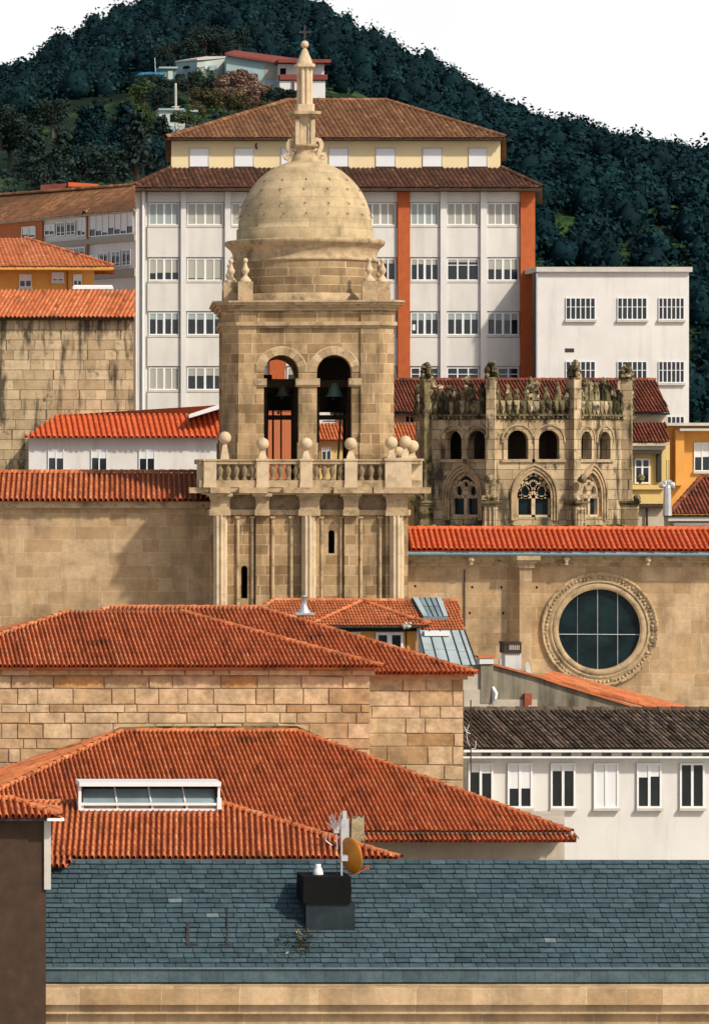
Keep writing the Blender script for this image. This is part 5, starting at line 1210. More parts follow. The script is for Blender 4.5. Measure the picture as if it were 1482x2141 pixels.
# white chimney
m = MB(); fc = plane(124.5)
ch = thing('chimney', 'white rendered chimney with a dark brown slatted cap beside the nave buttress', 'chimney', P(1073, 1440, 124.8))
m.slab(fc, 1056, 1090, 1365, 1440, 0.0, -0.5); m.build('stack', M['white'], ch)
m = MB(); m.slab(fc, 1051, 1089, 1342, 1347, 0.08, -0.6); m.slab(fc, 1052, 1089, 1359, 1366, 0.06, -0.6); m.slab(fc, 1052, 1062, 1347, 1359, 0.06, -0.6); m.slab(fc, 1086, 1089, 1347, 1359, 0.06, -0.6); m.slab(fc, 1055, 1088, 1346, 1360, -0.2, -0.5)
cp_ = m.build('cap', M['brown'], ch); m = MB()
for k in range(6): m.slab(fc, 1064+k*3.8, 1066+k*3.8, 1347, 1359, 0.05, -0.05)
m.build('slat', M['sill'], cp_)
m = MB(); m.tube([P(1045, 1425, 124.3), P(1045, 1378, 124.3)], 0.05, 7); single('vent_pipe', m, M['metal'], 'thin grey vent pipe left of the white chimney', 'pipe')
def dish(c, axis, r, mat, label, pole=None):
    d = thing('satellite_dish', label, 'satellite dish', c); ax = Vector(axis).normalized(); m = MB(); n = 8
    pr = [(0.001+r*i/n, 0.22*r*(i/n)**2) for i in range(n+1)]
    m.lathe(pr+[(r*1.02, 0.22*r+0.012), (r*0.97, 0.22*r-0.004)]+[(r*i/n, 0.22*r*(i/n)**2+0.018) for i in range(n-1, -1, -1)], seg=36, axis=(c, ax)); m.build('bowl', M[mat], d)
    return d, ax
d_, ax = dish(P(1100, 1404, 124.2), (0.85, -0.45, 0.2), 0.30, 'greydish', 'small grey satellite dish at the foot of the white chimney')
m = MB(); c = P(1100, 1404, 124.2); m.tube([c-ax*0.02, c-ax*0.15, (c-ax*0.15)+Vector((0,0,-0.5))], 0.025, 6); m.build('mount', M['iron'], d_)
# dark mossy roof with the white front under it
Dm = 112.0; fm = plane(Dm)
wh = thing('white_front_house', 'white fronted house under a dark mossy tile roof right of the sandstone hall', 'house', P(1200, 1900, Dm))
m = MB(); house_body(m, Dm+0.4, 975, 1640, 1570, 2, 5); m.build('wall', M['white'], wh)
m = MB(); q = lambda px, py: RP(px, py, Dm, 1566, 0.26); tiles(m, [q(930,1566), q(1640,1566), q(1640,1486), q(930,1486)], 0.135, 0.36, random.Random(73), rk=0.36, hk=0.9, skew=0.12, jit=0.02)
caps(m, [q(930,1486), q(1640,1486)], 0.1, rr); m.build('roof', M['tile_moss'], wh)
m = MB(); m.slab(fm, 968, 1640, 1568, 1573, 0.1, -0.3); m.slab(fm, 968, 1640, 1582, 1586, 0.0, -0.4); m.build('eave_board', M['frame'], wh)
m = MB(); 
for k in range(16):
    x = 985+k*42; m.slab(fm, x, x+22, 1573, 1582, -0.05, -0.3)
m.build('soffit', M['sill'], wh)
for a, bl in ((978,0.2),(1060,0.55),(1150,0.15),(1240,1.0),(1330,0.3),(1420,0)): window(wh, plane(Dm+0.4), a, a+52, 1596, 1690, bl, 'shutter', fr=4, panes=2, sill=True)
m = MB(); m.tube([P(984, 1620, 111.0), P(984, 1464, 111.0)], 0.02, 5)
mst = single('aerial_mast', m, M['iron'], 'thin dark aerial mast standing at the corner of the sandstone hall', 'aerial')
m = MB(); c = mst.location; z0 = P(984, 1535, 111).z-c.z
m.tube([(0,0,z0), (-0.12,-0.02,z0+0.05), (-0.2,-0.02,z0+0.2)], 0.012, 4); m.tube([(0,0,z0-0.4), (-0.1,0,z0-0.2), (-0.13,0,z0+0.05), (-0.05,0,z0+0.28)], 0.01, 4); m.tube([(0.0,0,z0-0.45), (0.13,0,z0-0.42), (0.15,0,z0-0.2)], 0.01, 4)
o = m.build('loose_cable', M['frame'], None); o.parent = mst

# ------------------------------------------------------------------ sandstone hall
hall = thing('sandstone_hall', 'big sandstone hall of rough warm blocks under ribbed orange hip roofs', 'hall', (14, 108, 0))
def hb(mb, n, mt, par=None, label=None): return mb.build(n, M[mt], par or hall, label=label)
rr = random.Random(81)
DA, DB = 105.4, 106.9; fA, fB = plane(DA), plane(DB)
xA0, xA1, xB1 = P(-160, 0, DA).x, P(773, 0, DA).x, P(968, 0, DB).x
zA = lambda y: CZ+(HY-y)*DA/F; zB = lambda y: CZ+(HY-y)*DB/F
m = MB(); mpA = lambda u, z, o: Vector((u, DA-o, z)); 
m.box(xA0, xA1, DA, DA+10, 0, zA(1400)); m.box(xA1, xB1, DB, DB+8, 0, zB(1415)); hb(m, 'core_wall', 'joint')
m = MB(); ashlar_blocks(m, mpA, xA0, xA1, zA(1700), zA(1440), [0.23,0.30,0.36,0.27,0.42], 0.45, 1.25, rr, 0.009, 0.03); 
ashlar_blocks(m, mpA, xA0, xA1, zA(1440), zA(1412), [0.40], 0.6, 1.4, rr, 0.006, 0.035); hb(m, 'block_wall', 'blocks')
mpB = lambda u, z, o: Vector((u, DB-o, z)); m = MB()
ashlar_blocks(m, mpB, xA1, xB1, zB(1700), zB(1445), [0.44,0.5,0.4,0.55,0.36], 0.5, 1.45, rr, 0.008, 0.028); ashlar_blocks(m, mpB, xA1, xB1, zB(1445), zB(1420), [0.36], 0.5, 1.2, rr, 0.006, 0.03); hb(m, 'side_block_wall', 'blocks')
m = MB(); mpc = lambda u, z, o: Vector((u, DA-0.16-o, z)); m.box(xA0-0.1, xA1+0.1, DA-0.16, DA+0.3, zA(1412), zA(1399)); 
ashlar_blocks(m, mpc, xA0-0.1, xA1+0.12, zA(1412), zA(1399), [0.5], 0.7, 1.5, rr, 0.008, 0.04)
m.box(xA1, xB1+0.1, DB-0.14, DB+0.3, zB(1421), zB(1413)); hb(m, 'cornice', 'blocks')
# flashing course where the lower roof meets the wall
m = MB(); fl = [(40,1652),(100,1592),(250,1524),(340,1521),(450,1521),(560,1520),(620,1521),(700,1556)]
for (a, b), (c, d) in zip(fl, fl[1:]):
    A = [P(a, b+9, DA), P(c, d+9, DA), P(c, d-3, DA), P(a, b-3, DA)]; m.hexa([p+Vector((0,-0.30,0)) for p in A]+[p+Vector((0,0.05,0)) for p in A], 0.45)
hb(m, 'mossy_flashing', 'mossy')
P0 = dict(rk=0.33, hk=1.6, seg=5)
xe0, xe1 = P(-195, 0, 105).x, 18.36; ze = 19.55; hh = 4.9
m = MB(); tiles(m, [(xe0,105,ze), (xe1,105,ze), (xe1-hh,105+hh,ze+0.27*hh), (xe0+hh,105+hh,ze+0.27*hh)], 0.1255, 0.36, rr, **P0)
caps(m, [(xe1+0.05,104.95,ze), (xe1-hh,105+hh,ze+0.27*hh)], 0.085, rr, 0.36); caps(m, [(xe0,105,ze), (xe0+hh,105+hh,ze+0.27*hh)], 0.085, rr, 0.36)
m.face([(xe1,105,ze), (xe1,105+2*hh,ze), (xe1-hh,105+hh,ze+0.27*hh)]); m.face([(xe0,105,ze), (xe0+hh,105+hh,ze+0.27*hh), (xe0,105+2*hh,ze)]); m.box(xe0+0.1, xe1-0.1, 105.05, 105.15, ze-0.07, ze-0.01); hb(m, 'front_roof', 'tile')
ye, z2, h2 = 106.5, 19.28, 5.95; xr = P(1000, 0, ye).x; xl = P(-120, 0, ye).x
Q = [(xl,ye,z2), (xr,ye,z2), (xr-5.25,ye+h2,z2+0.27*h2), (xl+5.25,ye+h2,z2+0.27*h2)]
m = MB(); tiles(m, Q, 0.1275, 0.36, rr, **P0); caps(m, [Q[1], Q[2]], 0.085, rr, 0.36); caps(m, [Q[2], Q[3]], 0.09, rr, 0.36); caps(m, [Q[0], Q[3]], 0.085, rr, 0.36)
m.face([Q[1], (xr, ye+2*h2, z2), Q[2]]); m.face([Q[0], Q[3], (xl, ye+2*h2, z2)]); m.face([Q[3], Q[2], (xr, ye+2*h2, z2), (xl, ye+2*h2, z2)]); m.box(xA1, xr-0.1, ye+0.05, ye+0.15, z2-0.07, z2-0.01); hb(m, 'rear_roof', 'tile')

# ------------------------------------------------------------------ broad low roof and the front roof with its lantern light
low = thing('low_wing', 'low wing with a very broad ribbed orange hip roof against the sandstone hall', 'house', P(600, 2200, 100))
def wb(mb, n, mt, par=None, label=None): return mb.build(n, M[mt], par or low, label=label)
q = lambda px, py: RP(px, py, 97.5, 1742, 0.27); rr = random.Random(91)
Q = [q(-185,1742), q(1195,1742), q(622,1531), q(255,1531)]
m = MB(); tiles(m, Q, 0.1245, 0.36, rr, **P0); caps(m, [Q[1], Q[2]], 0.085, rr, 0.36); caps(m, [Q[2], Q[3]], 0.085, rr, 0.36); caps(m, [Q[0], Q[3]], 0.085, rr, 0.36)
rb = Vector((Q[1].x, 105.3, Q[1].z)); lb_ = Vector((Q[0].x, 105.3, Q[0].z))
m.face([Q[1], rb, Vector((Q[2].x, 105.3, Q[2].z)), Q[2]]); tiles(m, [Q[0], Q[3], Vector((Q[3].x, 105.3, Q[3].z)), lb_], 0.125, 0.36, rr, **P0); wb(m, 'broad_roof', 'tile')
m = MB(); fw = plane(98.0); house_body(m, 98.0, -170, 1180, 1748, 2, 7); wb(m, 'wall', 'lightwall')
q = lambda px, py: RP(px, py, 96.6, 1762, 0.27); m = MB(); tiles(m, [q(740,1762), q(1205,1762), q(1205,1748), q(740,1748)], 0.1245, 0.36, rr, **P0); wb(m, 'lower_eave_roof', 'tile')
m = MB(); m.slab(plane(97.0), -180, 1190, 1743, 1746, 0.0, -0.8); wb(m, 'eave_board', 'wood')
fr = thing('slate_house', 'front house with ribbed tile roof ending in a steep blue slate slope', 'house', P(450, 2300, 84))
def fb_(mb, n, mt, par=None, label=None): return mb.build(n, M[mt], par or fr, label=label)
Do = 86.0; q = lambda px, py: RP(px, py, Do, 1797, 0.27); rr = random.Random(95)
m = MB(); tiles(m, [q(-150,1797), q(838,1797), q(460,1681), q(-40,1681)], 0.133, 0.36, rr, skew=-0.12, **P0)
m.face([q(838,1797), q(460,1681)+Vector((0,0,-1.2)), q(460,1681)]); a, b = q(460,1681), q(-40,1681); m.face([b, a, a+Vector((0.4,4,-1)), b+Vector((0.4,4,-1))])
tiles(m, [q(40,1816)+Vector((0,0,0.02)), q(138,1816)+Vector((0,0,0.02)), q(155,1797)+Vector((0,0,0.02)), q(40,1797)+Vector((0,0,0.02))], 0.133, 0.36, rr, skew=-0.12, **P0)
caps(m, [q(838,1797), q(700,1755), q(580,1718), q(460,1681)], 0.085, rr, 0.36); caps(m, [q(460,1681), q(-40,1681)], 0.085, rr, 0.36); fb_(m, 'tile_roof', 'tile')
# slate slope: every slate its own plate
D1 = 85.85; S1 = Vector((0, D1, CZ+(HY-1799)*D1/F)); sl_ = 0.8; rowsN = 22; tot = 2.62
ln = math.hypot(1, sl_); dn = Vector((0, -1/ln, -sl_/ln)); nn_ = Vector((0, -sl_/ln, 1/ln)); L = tot*ln; rh = L/rowsN
xs0, xs1 = P(-130, 0, D1).x, P(1640, 0, D1).x
m = MB(); a = S1+Vector((xs0-0.9, 0, 0)); b = S1+Vector((xs1, 0, 0)); m.face([a+dn*L, b+dn*L, b, a], tint=0.0); rr = random.Random(97)
for r in range(rowsN):
    x = xs0-rr.random()*0.3
    while x < xs1:
        wd = rr.uniform(0.23, 0.37) if rr.random() < 0.93 else rr.uniform(0.37, 0.5); t0, t1 = r*rh+0.002, (r+1)*rh+rr.uniform(-0.010, 0.004); gp = 0.008
        t = 0.98 if rr.random() < 0.006 else min(0.85, max(0.12, rr.gauss(0.5, 0.10)))
        ty = rr.uniform(-0.008, 0.008)
        A = [S1+Vector((x+gp, 0, 0))+dn*(t1+ty)+nn_*0.04, S1+Vector((x+wd-gp, 0, 0))+dn*(t1-ty)+nn_*rr.uniform(0.034, 0.044), S1+Vector((x+wd-gp, 0, 0))+dn*t0+nn_*0.008, S1+Vector((x+gp, 0, 0))+dn*t0+nn_*0.008]
        m.face(A, tint=t); m.face([A[0]-nn_*0.026, A[1]-nn_*0.026, A[1], A[0]], tint=t*0.9); m.face([A[1]-nn_*0.02, A[2]-nn_*0.02, A[2], A[1]], tint=t); m.face([A[3]-nn_*0.02, A[0]-nn_*0.02, A[0], A[3]], tint=t)
        x += wd
fb_(m, 'slate_slope', 'slate')
def SP(px, py):     # point of the slate slope seen at a photo pixel
    ze_ = S1.z; D = (ze_-sl_*D1-CZ)/((HY-py)/F-sl_); return P(px, py, D)
m = MB(); bt_ = S1+dn*L; x0, x1 = xs0-0.9, xs1
x = x0
while x < x1:
    w_ = rr.uniform(0.34, 0.5); m.hexa([Vector((x, bt_.y-0.06, bt_.z-0.29)), Vector((x+w_-0.005, bt_.y-0.06, bt_.z-0.29)), Vector((x+w_-0.005, bt_.y-0.03, bt_.z+0.01)), Vector((x, bt_.y-0.03, bt_.z+0.01)), Vector((x, bt_.y+0.3, bt_.z-0.29)), Vector((x+w_-0.005, bt_.y+0.3, bt_.z-0.29)), Vector((x+w_-0.005, bt_.y+0.3, bt_.z+0.01)), Vector((x, bt_.y+0.3, bt_.z+0.01))], rr.uniform(0.35, 0.75)); x += w_
fb_(m, 'slate_band', 'slate')
m = MB(); m.box(x0, x1, bt_.y-0.085, bt_.y+0.2, bt_.z+0.0, bt_.z+0.03); fb_(m, 'lead_strip', 'lead')
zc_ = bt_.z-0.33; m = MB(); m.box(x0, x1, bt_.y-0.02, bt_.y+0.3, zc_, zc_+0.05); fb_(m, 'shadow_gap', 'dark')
m = MB(); m.box(x0, x1, bt_.y-0.42, bt_.y+0.3, zc_-0.40, zc_); m.box(x0, x1, bt_.y-0.28, bt_.y+0.3, zc_-0.62, zc_-0.40); m.box(x0, x1, bt_.y-0.12, bt_.y+0.3, zc_-0.9, zc_-0.62); fb_(m, 'cornice', 'nave')
m = MB(); m.box(x0+0.2, x1-0.1, bt_.y+0.0, bt_.y+7, 0, zc_-0.02); fb_(m, 'wall', 'nave')
for px, y0, y1, w_ in ((392, 1932, 1980, 7), (475, 1900, 1980, 3)):
    m = MB(); a, b = SP(px, y1), SP(px, y0); h_ = w_*84/F/2
    for sx in (0,): m.hexa([a+Vector((-h_,0,0))+nn_*0.05, a+Vector((h_,0,0))+nn_*0.05, b+Vector((h_*0.6,0,0))+nn_*0.05, b+Vector((-h_*0.6,0,0))+nn_*0.05, a+Vector((-h_,0,0)), a+Vector((h_,0,0)), b+Vector((h_,0,0)), b+Vector((-h_,0,0))])
    c = a+Vector((0.1 if px == 392 else -0.05, 0, 0)); m.box(c.x-0.13, c.x+0.13, c.y-0.04, c.y+0.06, c.z-0.0, c.z+0.05) ; fb_(m, 'roof_hook', 'iron')
# lantern light box on the front roof
Ds = 88.85; fsx = plane(Ds)
sk = thing('roof_lantern', 'long white framed roof light box with two rows of dusty panes on the tile roof', 'skylight', P(312, 1703, Ds))
m = MB(); pts = [P(170, 1703, Ds), P(456, 1703, Ds)]; a, b = P(170, 1703, Ds), P(456, 1703, Ds)
zz = lambda y: CZ+(HY-y)*Ds/F
m.box(a.x+0.04, b.x-0.04, Ds+0.5, Ds+0.75, zz(1703)-0.3, zz(1636)); m.box(a.x, a.x+0.05, Ds+0.03, Ds+0.75, zz(1703)-0.3, zz(1638)); m.box(b.x-0.05, b.x, Ds+0.03, Ds+0.75, zz(1703)-0.3, zz(1638)); m.build('box', M['wood'], sk)
m = MB(); m.box(P(165,0,Ds).x, P(461,0,Ds).x, Ds-0.12, Ds+0.8, zz(1644), zz(1635)); m.build('lid', M['frame'], sk)
m = MB(); m.slab(fsx, 164, 170, 1640, 1680, 0.02, -0.1); m.slab(fsx, 455, 460, 1640, 1680, 0.02, -0.1); m.slab(fsx, 167, 457, 1679, 1684, 0.10, -0.45); m.slab(fsx, 167, 457, 1691, 1696, 0.06, -0.3); m.slab(fsx, 453, 462, 1669, 1692, 0.12, -0.3); m.slab(fsx, 163, 169, 1676, 1694, 0.12, -0.3)
for px in (170, 243, 316, 388, 452): m.slab(fsx, px, px+5, 1684, 1691, 0.04, -0.3)
m.build('frame', M['frame'], sk)
m = MB(); m.slab(fsx, 168, 456, 1696, 1703, 0.03, -0.3); m.build('apron', M['sill'], sk)
m = MB()
for k in range(4):
    x0, x1 = 174+k*71.5, 174+(k+1)*71.5-4; A = [P(x0, 1679, Ds)+Vector((0,-0.02,0)), P(x1, 1679, Ds)+Vector((0,-0.02,0)), P(x1, 1655, Ds)+Vector((0,0.42,0.02)), P(x0, 1655, Ds)+Vector((0,0.42,0.02))]
    mk = MB(); mk.prism(A, (0, 0.02, -0.02)); mk.build('pane', M['skyglass'], sk)
    mk = MB(); mk.tube([P(x1+2, 1679, Ds)+Vector((0,-0.03,0.02)), P(x1+2, 1652, Ds)+Vector((0,0.45,0.02))], 0.022, 5); mk.build('rafter', M['frame'], sk)
    mk = MB(); mk.slab(fsx, x0, x1, 1684, 1691, -0.05, -0.2); mk.build('lower_pane', M['lightwall'], sk)
# roof cabin at the far left
Dc = 82.5; fc2 = plane(Dc)
cb = thing('roof_cabin', 'small dark walled roof cabin with its own tile hip roof at the lower left', 'cabin', P(30, 1900, Dc))
m = MB(); house_body(m, Dc, -240, 96, 1712, 10, 2.0); m.build('wall', M['brown'], cb)
q = lambda px, py: RP(px, py, Dc-0.35, 1711, 0.3); rr = random.Random(99)
m = MB(); tiles(m, [q(-280,1711), q(128,1711), q(28,1673), q(-230,1673)], 0.14, 0.36, rr, **P0); caps(m, [q(128,1711), q(28,1673)], 0.08, rr, 0.36); caps(m, [q(28,1673), q(-230,1673)], 0.08, rr, 0.36)
a, b = q(28,1673), q(128,1711); m.face([b, back(b, 3, 128), a]); m.face([q(-230,1673), a, back(b, 3, 128), back(q(-280,1711), 3, -280)]); m.build('roof', M['tile'], cb)
m = MB(); m.slab(plane(Dc-0.35), -280, 118, 1712, 1717, 0.0, -0.4); m.build('eave', M['iron'], cb)
m = MB(); m.slab(fc2, 92, 106, 1714, 1860, 0.06, -0.1); m.build('corner_post', M['sill'], cb)
m = MB(); m.slab(plane(Dc-0.35), 98, 134, 1711, 1717, 0.06, -0.15); m.build('gutter_end', M['frame'], cb)
# black chimney, pot, dish, posts
Dk2 = 84.1; fk = plane(Dk2)
bc = thing('chimney', 'squat black clad chimney with a white pot on the blue slate slope', 'chimney', P(690, 1990, Dk2))
m = MB(); m.slab(fk, 640, 742, 1888, 2010, 0.0, -0.9); m.build('shaft', M['clad'], bc)
m = MB(); m.slab(fk, 633, 733, 1833, 1888, 0.07, -0.9); m.build('cap', M['black'], bc)
m = MB(); c = P(665, 1833, Dk2+0.4); m.lathe([(0.105,c.z-0.02),(0.115,c.z+0.06),(0.10,c.z+0.14),(0.06,c.z+0.22),(0.065,c.z+0.27),(0.03,c.z+0.27)], c.x, c.y, 16); m.build('pot', M['frame'], bc)
c = P(727, 1791, 84.5); dz, ax = dish(c, (0.86, 0.42, 0.12), 0.40, 'dish', 'orange satellite dish seen from behind on the black chimney')
ofs = ax
m = MB(); pp = P(714, 1833, 84.25); m.tube([pp, Vector((pp.x, pp.y, P(0, 1752, 84.25).z))], 0.022, 8); pz_ = P(718, 1795, 84.25); m.box(pz_.x-0.05, pz_.x+0.09, pz_.y-0.05, pz_.y+0.2, pz_.z-0.06, pz_.z+0.06); m.build('mount', M['metal'], dz)
m = MB(); a = c+Vector((0,0,-0.40)); l = P(768, 1815, 84.7); m.tube([a, a+(l-a)*0.5+Vector((0,0,-0.05)), l], 0.018, 6); m.box(l.x-0.06, l.x+0.04, l.y-0.04, l.y+0.04, l.z-0.03, l.z+0.05); m.build('receiver_arm', M['rust'], dz)
m = MB(); c = P(720, 1770, 86.4); m.box(c.x-0.09, c.x+0.09, c.y-0.08, c.y+0.08, c.z-0.5, c.z+0.62); m.box(c.x-0.045, c.x+0.045, c.y-0.05, c.y+0.05, c.z+0.62, c.z+0.8); single('vent_post', m, M['metal'], 'silvery metal vent post behind the orange dish', 'vent')
m = MB(); rnd = random.Random(5); c0 = P(748, 1775, 87.0)
pl = [(734,1775),(762,1775),(761,1706),(756,1712),(750,1707),(742,1714),(736,1711)]
m.prism([P(a, b, 87.0) for a, b in pl][::-1], (0, 0.35, 0), 0.8); single('stone_stub', m, M['mossy'], 'broken mossy stone chimney stub behind the orange dish', 'chimney')
m = MB(); c = P(703, 1735, 86.2)
for k in range(26):
    an = rnd.uniform(0.3, 2.9); l = rnd.uniform(0.15, 0.42); m.tube([c+Vector((rnd.uniform(-0.03,0.03),0,-0.05)), c+Vector((l*math.cos(an)*0.6, rnd.uniform(-0.1,0.1), l*math.sin(an)))], 0.006, 4)
m.tube([c+Vector((0.02,0,-0.45)), c], 0.015, 5); m.tube([c+Vector((-0.22,0,-0.08)), c+Vector((-0.24,0,-0.25)), c+Vector((-0.1,0,-0.36))], 0.014, 5); m.box(c.x-0.06, c.x+0.06, c.y-0.03, c.y+0.03, c.z-0.08, c.z+0.06)
single('aerial', m, M['metal'], 'bristly small aerial beside the silvery vent post', 'aerial')
m = MB(); rnd = random.Random(6)
for k in range(46):
    c = SP(rnd.gauss(628, 20), rnd.gauss(1975, 14)); leaves(m, (c.x, c.y-0.06, c.z+0.05), (0.09, 0.08, 0.08), 10, 0.022, rnd, (0.3, 1.0) if rnd.random() < 0.3 else (0.0, 0.3), 0.3)
tag(m.build('lichen_tuft', M['mossy']), 'dark mossy weeds with pale flecks growing on the slates by the black chimney', 'weeds', kind='stuff')

# ------------------------------------------------------------------ the hillside: sheds, houses, pole, trees
def hs(name, label, cat, px, py, D): return thing(name, label, cat, P(px, py, D))
s_ = hs('shed', 'flat roofed pale shed with a slot window high on the hillside', 'shed', 420, 172, 400)
m = MB(); A = [P(368,168,402), P(412,170,399), P(412,126,399), P(368,131,402)]; B = [P(412,170,399), P(471,165,402), P(471,121,402), P(412,126,399)]
m.face(A); s1 = m.build('side_wall', M['bluewall'], s_); m = MB(); m.face(B); m.face([B[1], P(450,165,408), P(450,121,408), B[2]]); m.build('front_wall', M['shed'], s_)
m = MB(); t = [P(366,130,402), P(412,125,398.6), P(473,120,402), P(430,120,408)]; m.prism(t, (0, 0, 0.18)); m.build('roof', M['sill'], s_)
m = MB(); f_ = plane(400.2); m.slab(f_, 384, 398, 137, 142, 0.15, -0.6); m.build('slot_window', M['dark'], s_)
m = MB(); f_ = plane(399.6); m.slab(f_, 438, 453, 136, 146, 0.1, -1); w_ = m.build('window', M['bluewall'], s_)
bn = hs('barn', 'big blue grey rendered barn with a sloping dull red roof on the hillside', 'barn', 520, 200, 396)
m = MB(); A = [(473,196),(585,206),(585,130),(473,113)]; m.prism([P(a,b,396) for a,b in A][::-1], (0.6, 6, 0)); m.build('wall', M['bluewall'], bn)
m = MB(); A = [P(470,114,395.4), P(620,138,395.4), P(640,128,402), P(490,108,402)]; m.prism(A, (0,0,0.22)); m.build('roof', M['redroof'], bn)
m = MB(); m.slab(plane(396), 555, 568, 177, 196, 0.06, -0.05); w_ = m.build('window', M['dark'], bn); m = MB(); m.slab(plane(396), 553, 570, 174, 177, 0.12, 0); m.slab(plane(396), 553, 555.5, 177, 196, 0.1, 0); m.build('frame', M['shed'], w_)
m = MB(); m.slab(plane(396), 553, 585, 134, 165, 0.05, -0.05); m.build('worn_panel', M['greyband'], bn)
wh2 = hs('balcony_house', 'white hillside house with a red balcony band and red posts', 'house', 605, 205, 394)
m = MB(); m.slab(plane(394), 585, 680, 168, 240, 0, -4); m.slab(plane(394), 585, 680, 130, 170, -0.8, -4); m.build('wall', M['white'], wh2)
m = MB(); m.slab(plane(394), 584, 684, 155, 166, 0.25, -0.8); m.build('balcony', M['redroof'], wh2); m = MB(); m.slab(plane(394), 612, 615, 166, 212, 0.25, 0.1); m.build('post', M['redroof'], wh2)
m = MB(); m.slab(plane(394), 588, 600, 140, 155, -0.75, -0.85); m.build('window', M['dark'], wh2); m = MB(); m.slab(plane(394), 580, 690, 124, 131, 0.6, -4.5); m.build('roof', M['redroof'], wh2)
tk_ = hs('shack', 'makeshift teal sheeted shack beside the pale shed', 'shack', 350, 168, 398)
m = MB(); m.slab(plane(398), 334, 369, 142, 167, 0, -2); m.build('wall', M['sheer'], tk_); m = MB(); m.slab(plane(398), 332, 371, 139, 142.5, 0.3, -2.2); m.build('roof', M['bluewall'], tk_); m = MB(); m.slab(plane(398), 351, 361, 147, 166, 0.08, 0); m.build('sheet', M['shed'], tk_)
m = MB(); rnd = random.Random(15)
for k in range(6): c = P(296+k*7, 158, 388); m.lump((c.x, c.y, c.z), 0.55, rnd, 0.2, sz=0.7)
single('tarpaulin_heap', m, M['tarp'], 'heap under a bright blue tarpaulin on the hillside', 'tarpaulin')
m = MB(); c = P(306, 172, 390); 
for k in range(3): m.lump((c.x+k*0.22, c.y, c.z), 0.2, rnd, 0.3)
single('stone_heap', m, M['white'], 'small white heap in the grass below the blue tarpaulin', 'heap')
ph = hs('cottage', 'tiny grey white cottage behind the utility pole', 'cottage', 370, 284, 338)
m = MB(); m.slab(plane(338), 333, 372, 229, 284, 0, -2.5); m.slab(plane(338), 372, 410, 232, 262, -0.5, -2.5); m.build('wall', M['shed'], ph); m = MB(); m.slab(plane(338), 331, 385, 226, 230, 0.25, -2.6); m.slab(plane(338), 372, 414, 229, 233, 0.1, -2.6); m.build('roof', M['bluewall'], ph)
m = MB(); m.slab(plane(338), 356, 366, 238, 254, 0.05, -0.05); m.build('window', M['dark'], ph); m = MB(); m.slab(plane(338), 331, 385, 264, 284, 0.5, 0); m.build('terrace_wall', M['bluewall'], ph); m = MB(); m.slab(plane(338), 390, 412, 234, 262, -0.42, -0.5); m.build('teal_sheet', M['sheer'], ph)
up_ = hs('utility_pole', 'pale utility pole with a short crossarm standing before the tiny cottage', 'utility pole', 367, 276, 334)
m = MB(); a, b = P(368, 280, 334), P(367, 173, 334); m.tube([a, b], 0.11, 7); m.build('post', M['sill'], up_); m = MB(); c = P(367, 224, 334); m.tube([c+Vector((-0.35,-0.1,0.05)), c+Vector((0.35,-0.1,0.08))], 0.05, 5); m.box(c.x-0.12, c.x+0.25, c.y-0.3, c.y-0.08, c.z-0.25, c.z+0.0); m.build('crossarm', M['sill'], up_)
m = MB(); c = P(336, 286, 332); m.tube([c, c+Vector((0,0,0.75))], 0.07, 6); single('fence_post', m, M['frame'], 'short white post under the tiny cottage', 'post')
m = MB(); c = P(326, 152, 397); m.tube([c+Vector((0,0,-0.6)), c+Vector((-0.12,0,1.6))], 0.03, 5); single('clothes_pole', m, M['frame'], 'thin leaning white pole beside the blue tarpaulin', 'pole')
m = MB(); c = P(86, 388, 262); m.tube([c+Vector((0,0,-0.5)), c+Vector((0,0,0.8))], 0.03, 5); single('roof_aerial', m, M['metal'], 'thin aerial behind the brown gallery roof', 'aerial')
LB = {'leaf_teal': 'dark teal pine on the shady lower slope', 'leaf_dark': 'dark evergreen tree on the hillside', 'leaf_olive': 'olive brown bush above the cream attic roof', 'leaf_rose': 'faded pinkish brown bush below the blue barn', 'leaf_green': 'green bush among the hillside gardens'}
GR = {'leaf_teal': 'pines on the lower slope', 'leaf_dark': 'dark hillside trees', 'leaf_olive': 'olive bushes above the attic roof', 'leaf_rose': 'faded bushes below the barn', 'leaf_green': 'green garden bushes'}
def pl(kind, leaf, px, py, D, s, hs_=1.0): plant(kind, leaf, px, py, D, s, LB[leaf], LB[leaf].split()[-4] and {'pine': 'tree', 'round': 'tree', 'shrub': 'bush'}[kind], GR[leaf], hs_)
rnd = random.Random(77)
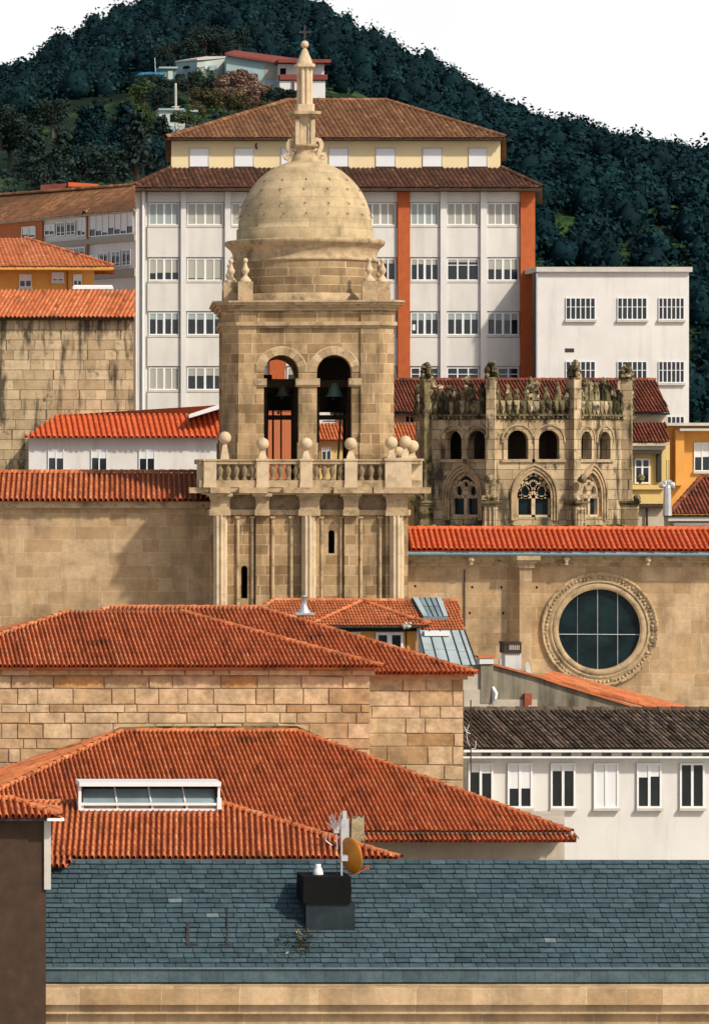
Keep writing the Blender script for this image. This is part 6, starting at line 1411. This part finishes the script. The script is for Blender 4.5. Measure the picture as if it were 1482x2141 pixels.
for px, py, s in ((120,392,0.9),(160,398,1.0),(200,396,1.1),(240,392,1.1),(285,388,1.0),(322,372,0.95),(180,352,0.95),(222,345,1.0),(262,352,1.0),(300,350,0.9),(338,350,0.8),(150,356,0.8),(205,322,0.85),(250,318,0.8),(130,420,0.9),(70,412,0.9),(95,432,0.9)): pl('pine' if rnd.random() < 0.45 else 'round', 'leaf_teal' if rnd.random() < 0.6 else 'leaf_dark', px, py, 262+(392-py)*0.75+rnd.uniform(-3,3), s)
for px, py, s in ((20,330,1.0),(-40,330,1.1),(-100,330,1.2),(60,300,0.9),(0,290,1),(-70,280,1),(110,270,.9)): pl('round', 'leaf_dark', px, py, 300+rnd.uniform(-3,3), s)
for px, py, D, s in ((395,128,412,1.0),(430,118,415,1.15),(462,116,414,1.0),(365,126,414,0.8),(340,135,412,0.8),(500,100,420,0.9),(410,108,424,1.1),(445,100,428,1.0)): pl('round', 'leaf_dark', px, py, D, s, 0.9)
for px, py, D, s in ((300,215,350,0.9),(330,228,345,0.85),(318,200,362,0.9),(352,205,362,0.8),(395,200,372,0.95),(420,190,380,0.9),(440,205,376,0.85),(270,255,330,0.8),(300,262,328,0.7),(390,268,328,0.7),(245,285,318,0.7),(330,292,318,0.6),(285,298,314,0.65),(460,196,384,0.8)): pl('round', 'leaf_dark' if rnd.random() < 0.6 else 'leaf_green', px, py, D, s, 0.85)
for px, py, D, s in ((425,228,352,1.0),(452,232,352,1.0),(500,238,350,0.95),(410,245,345,0.7),(478,235,350,0.9)): pl('round', 'leaf_olive', px, py, D, s*0.75, 0.9)
for px, py, D, s in ((482,208,372,1.05),(510,205,374,1.1),(535,222,370,0.9),(545,215,374,0.8),(498,190,384,0.9),(520,228,362,0.9),(470,222,366,0.8)): pl('round', 'leaf_rose', px, py, D, s*0.95, 0.9)
for px, py, D, s in ((575,212,372,0.7),(595,215,372,0.7),(560,216,370,0.7),(612,212,372,0.6)): pl('round', 'leaf_dark', px, py, D, s, 0.7)
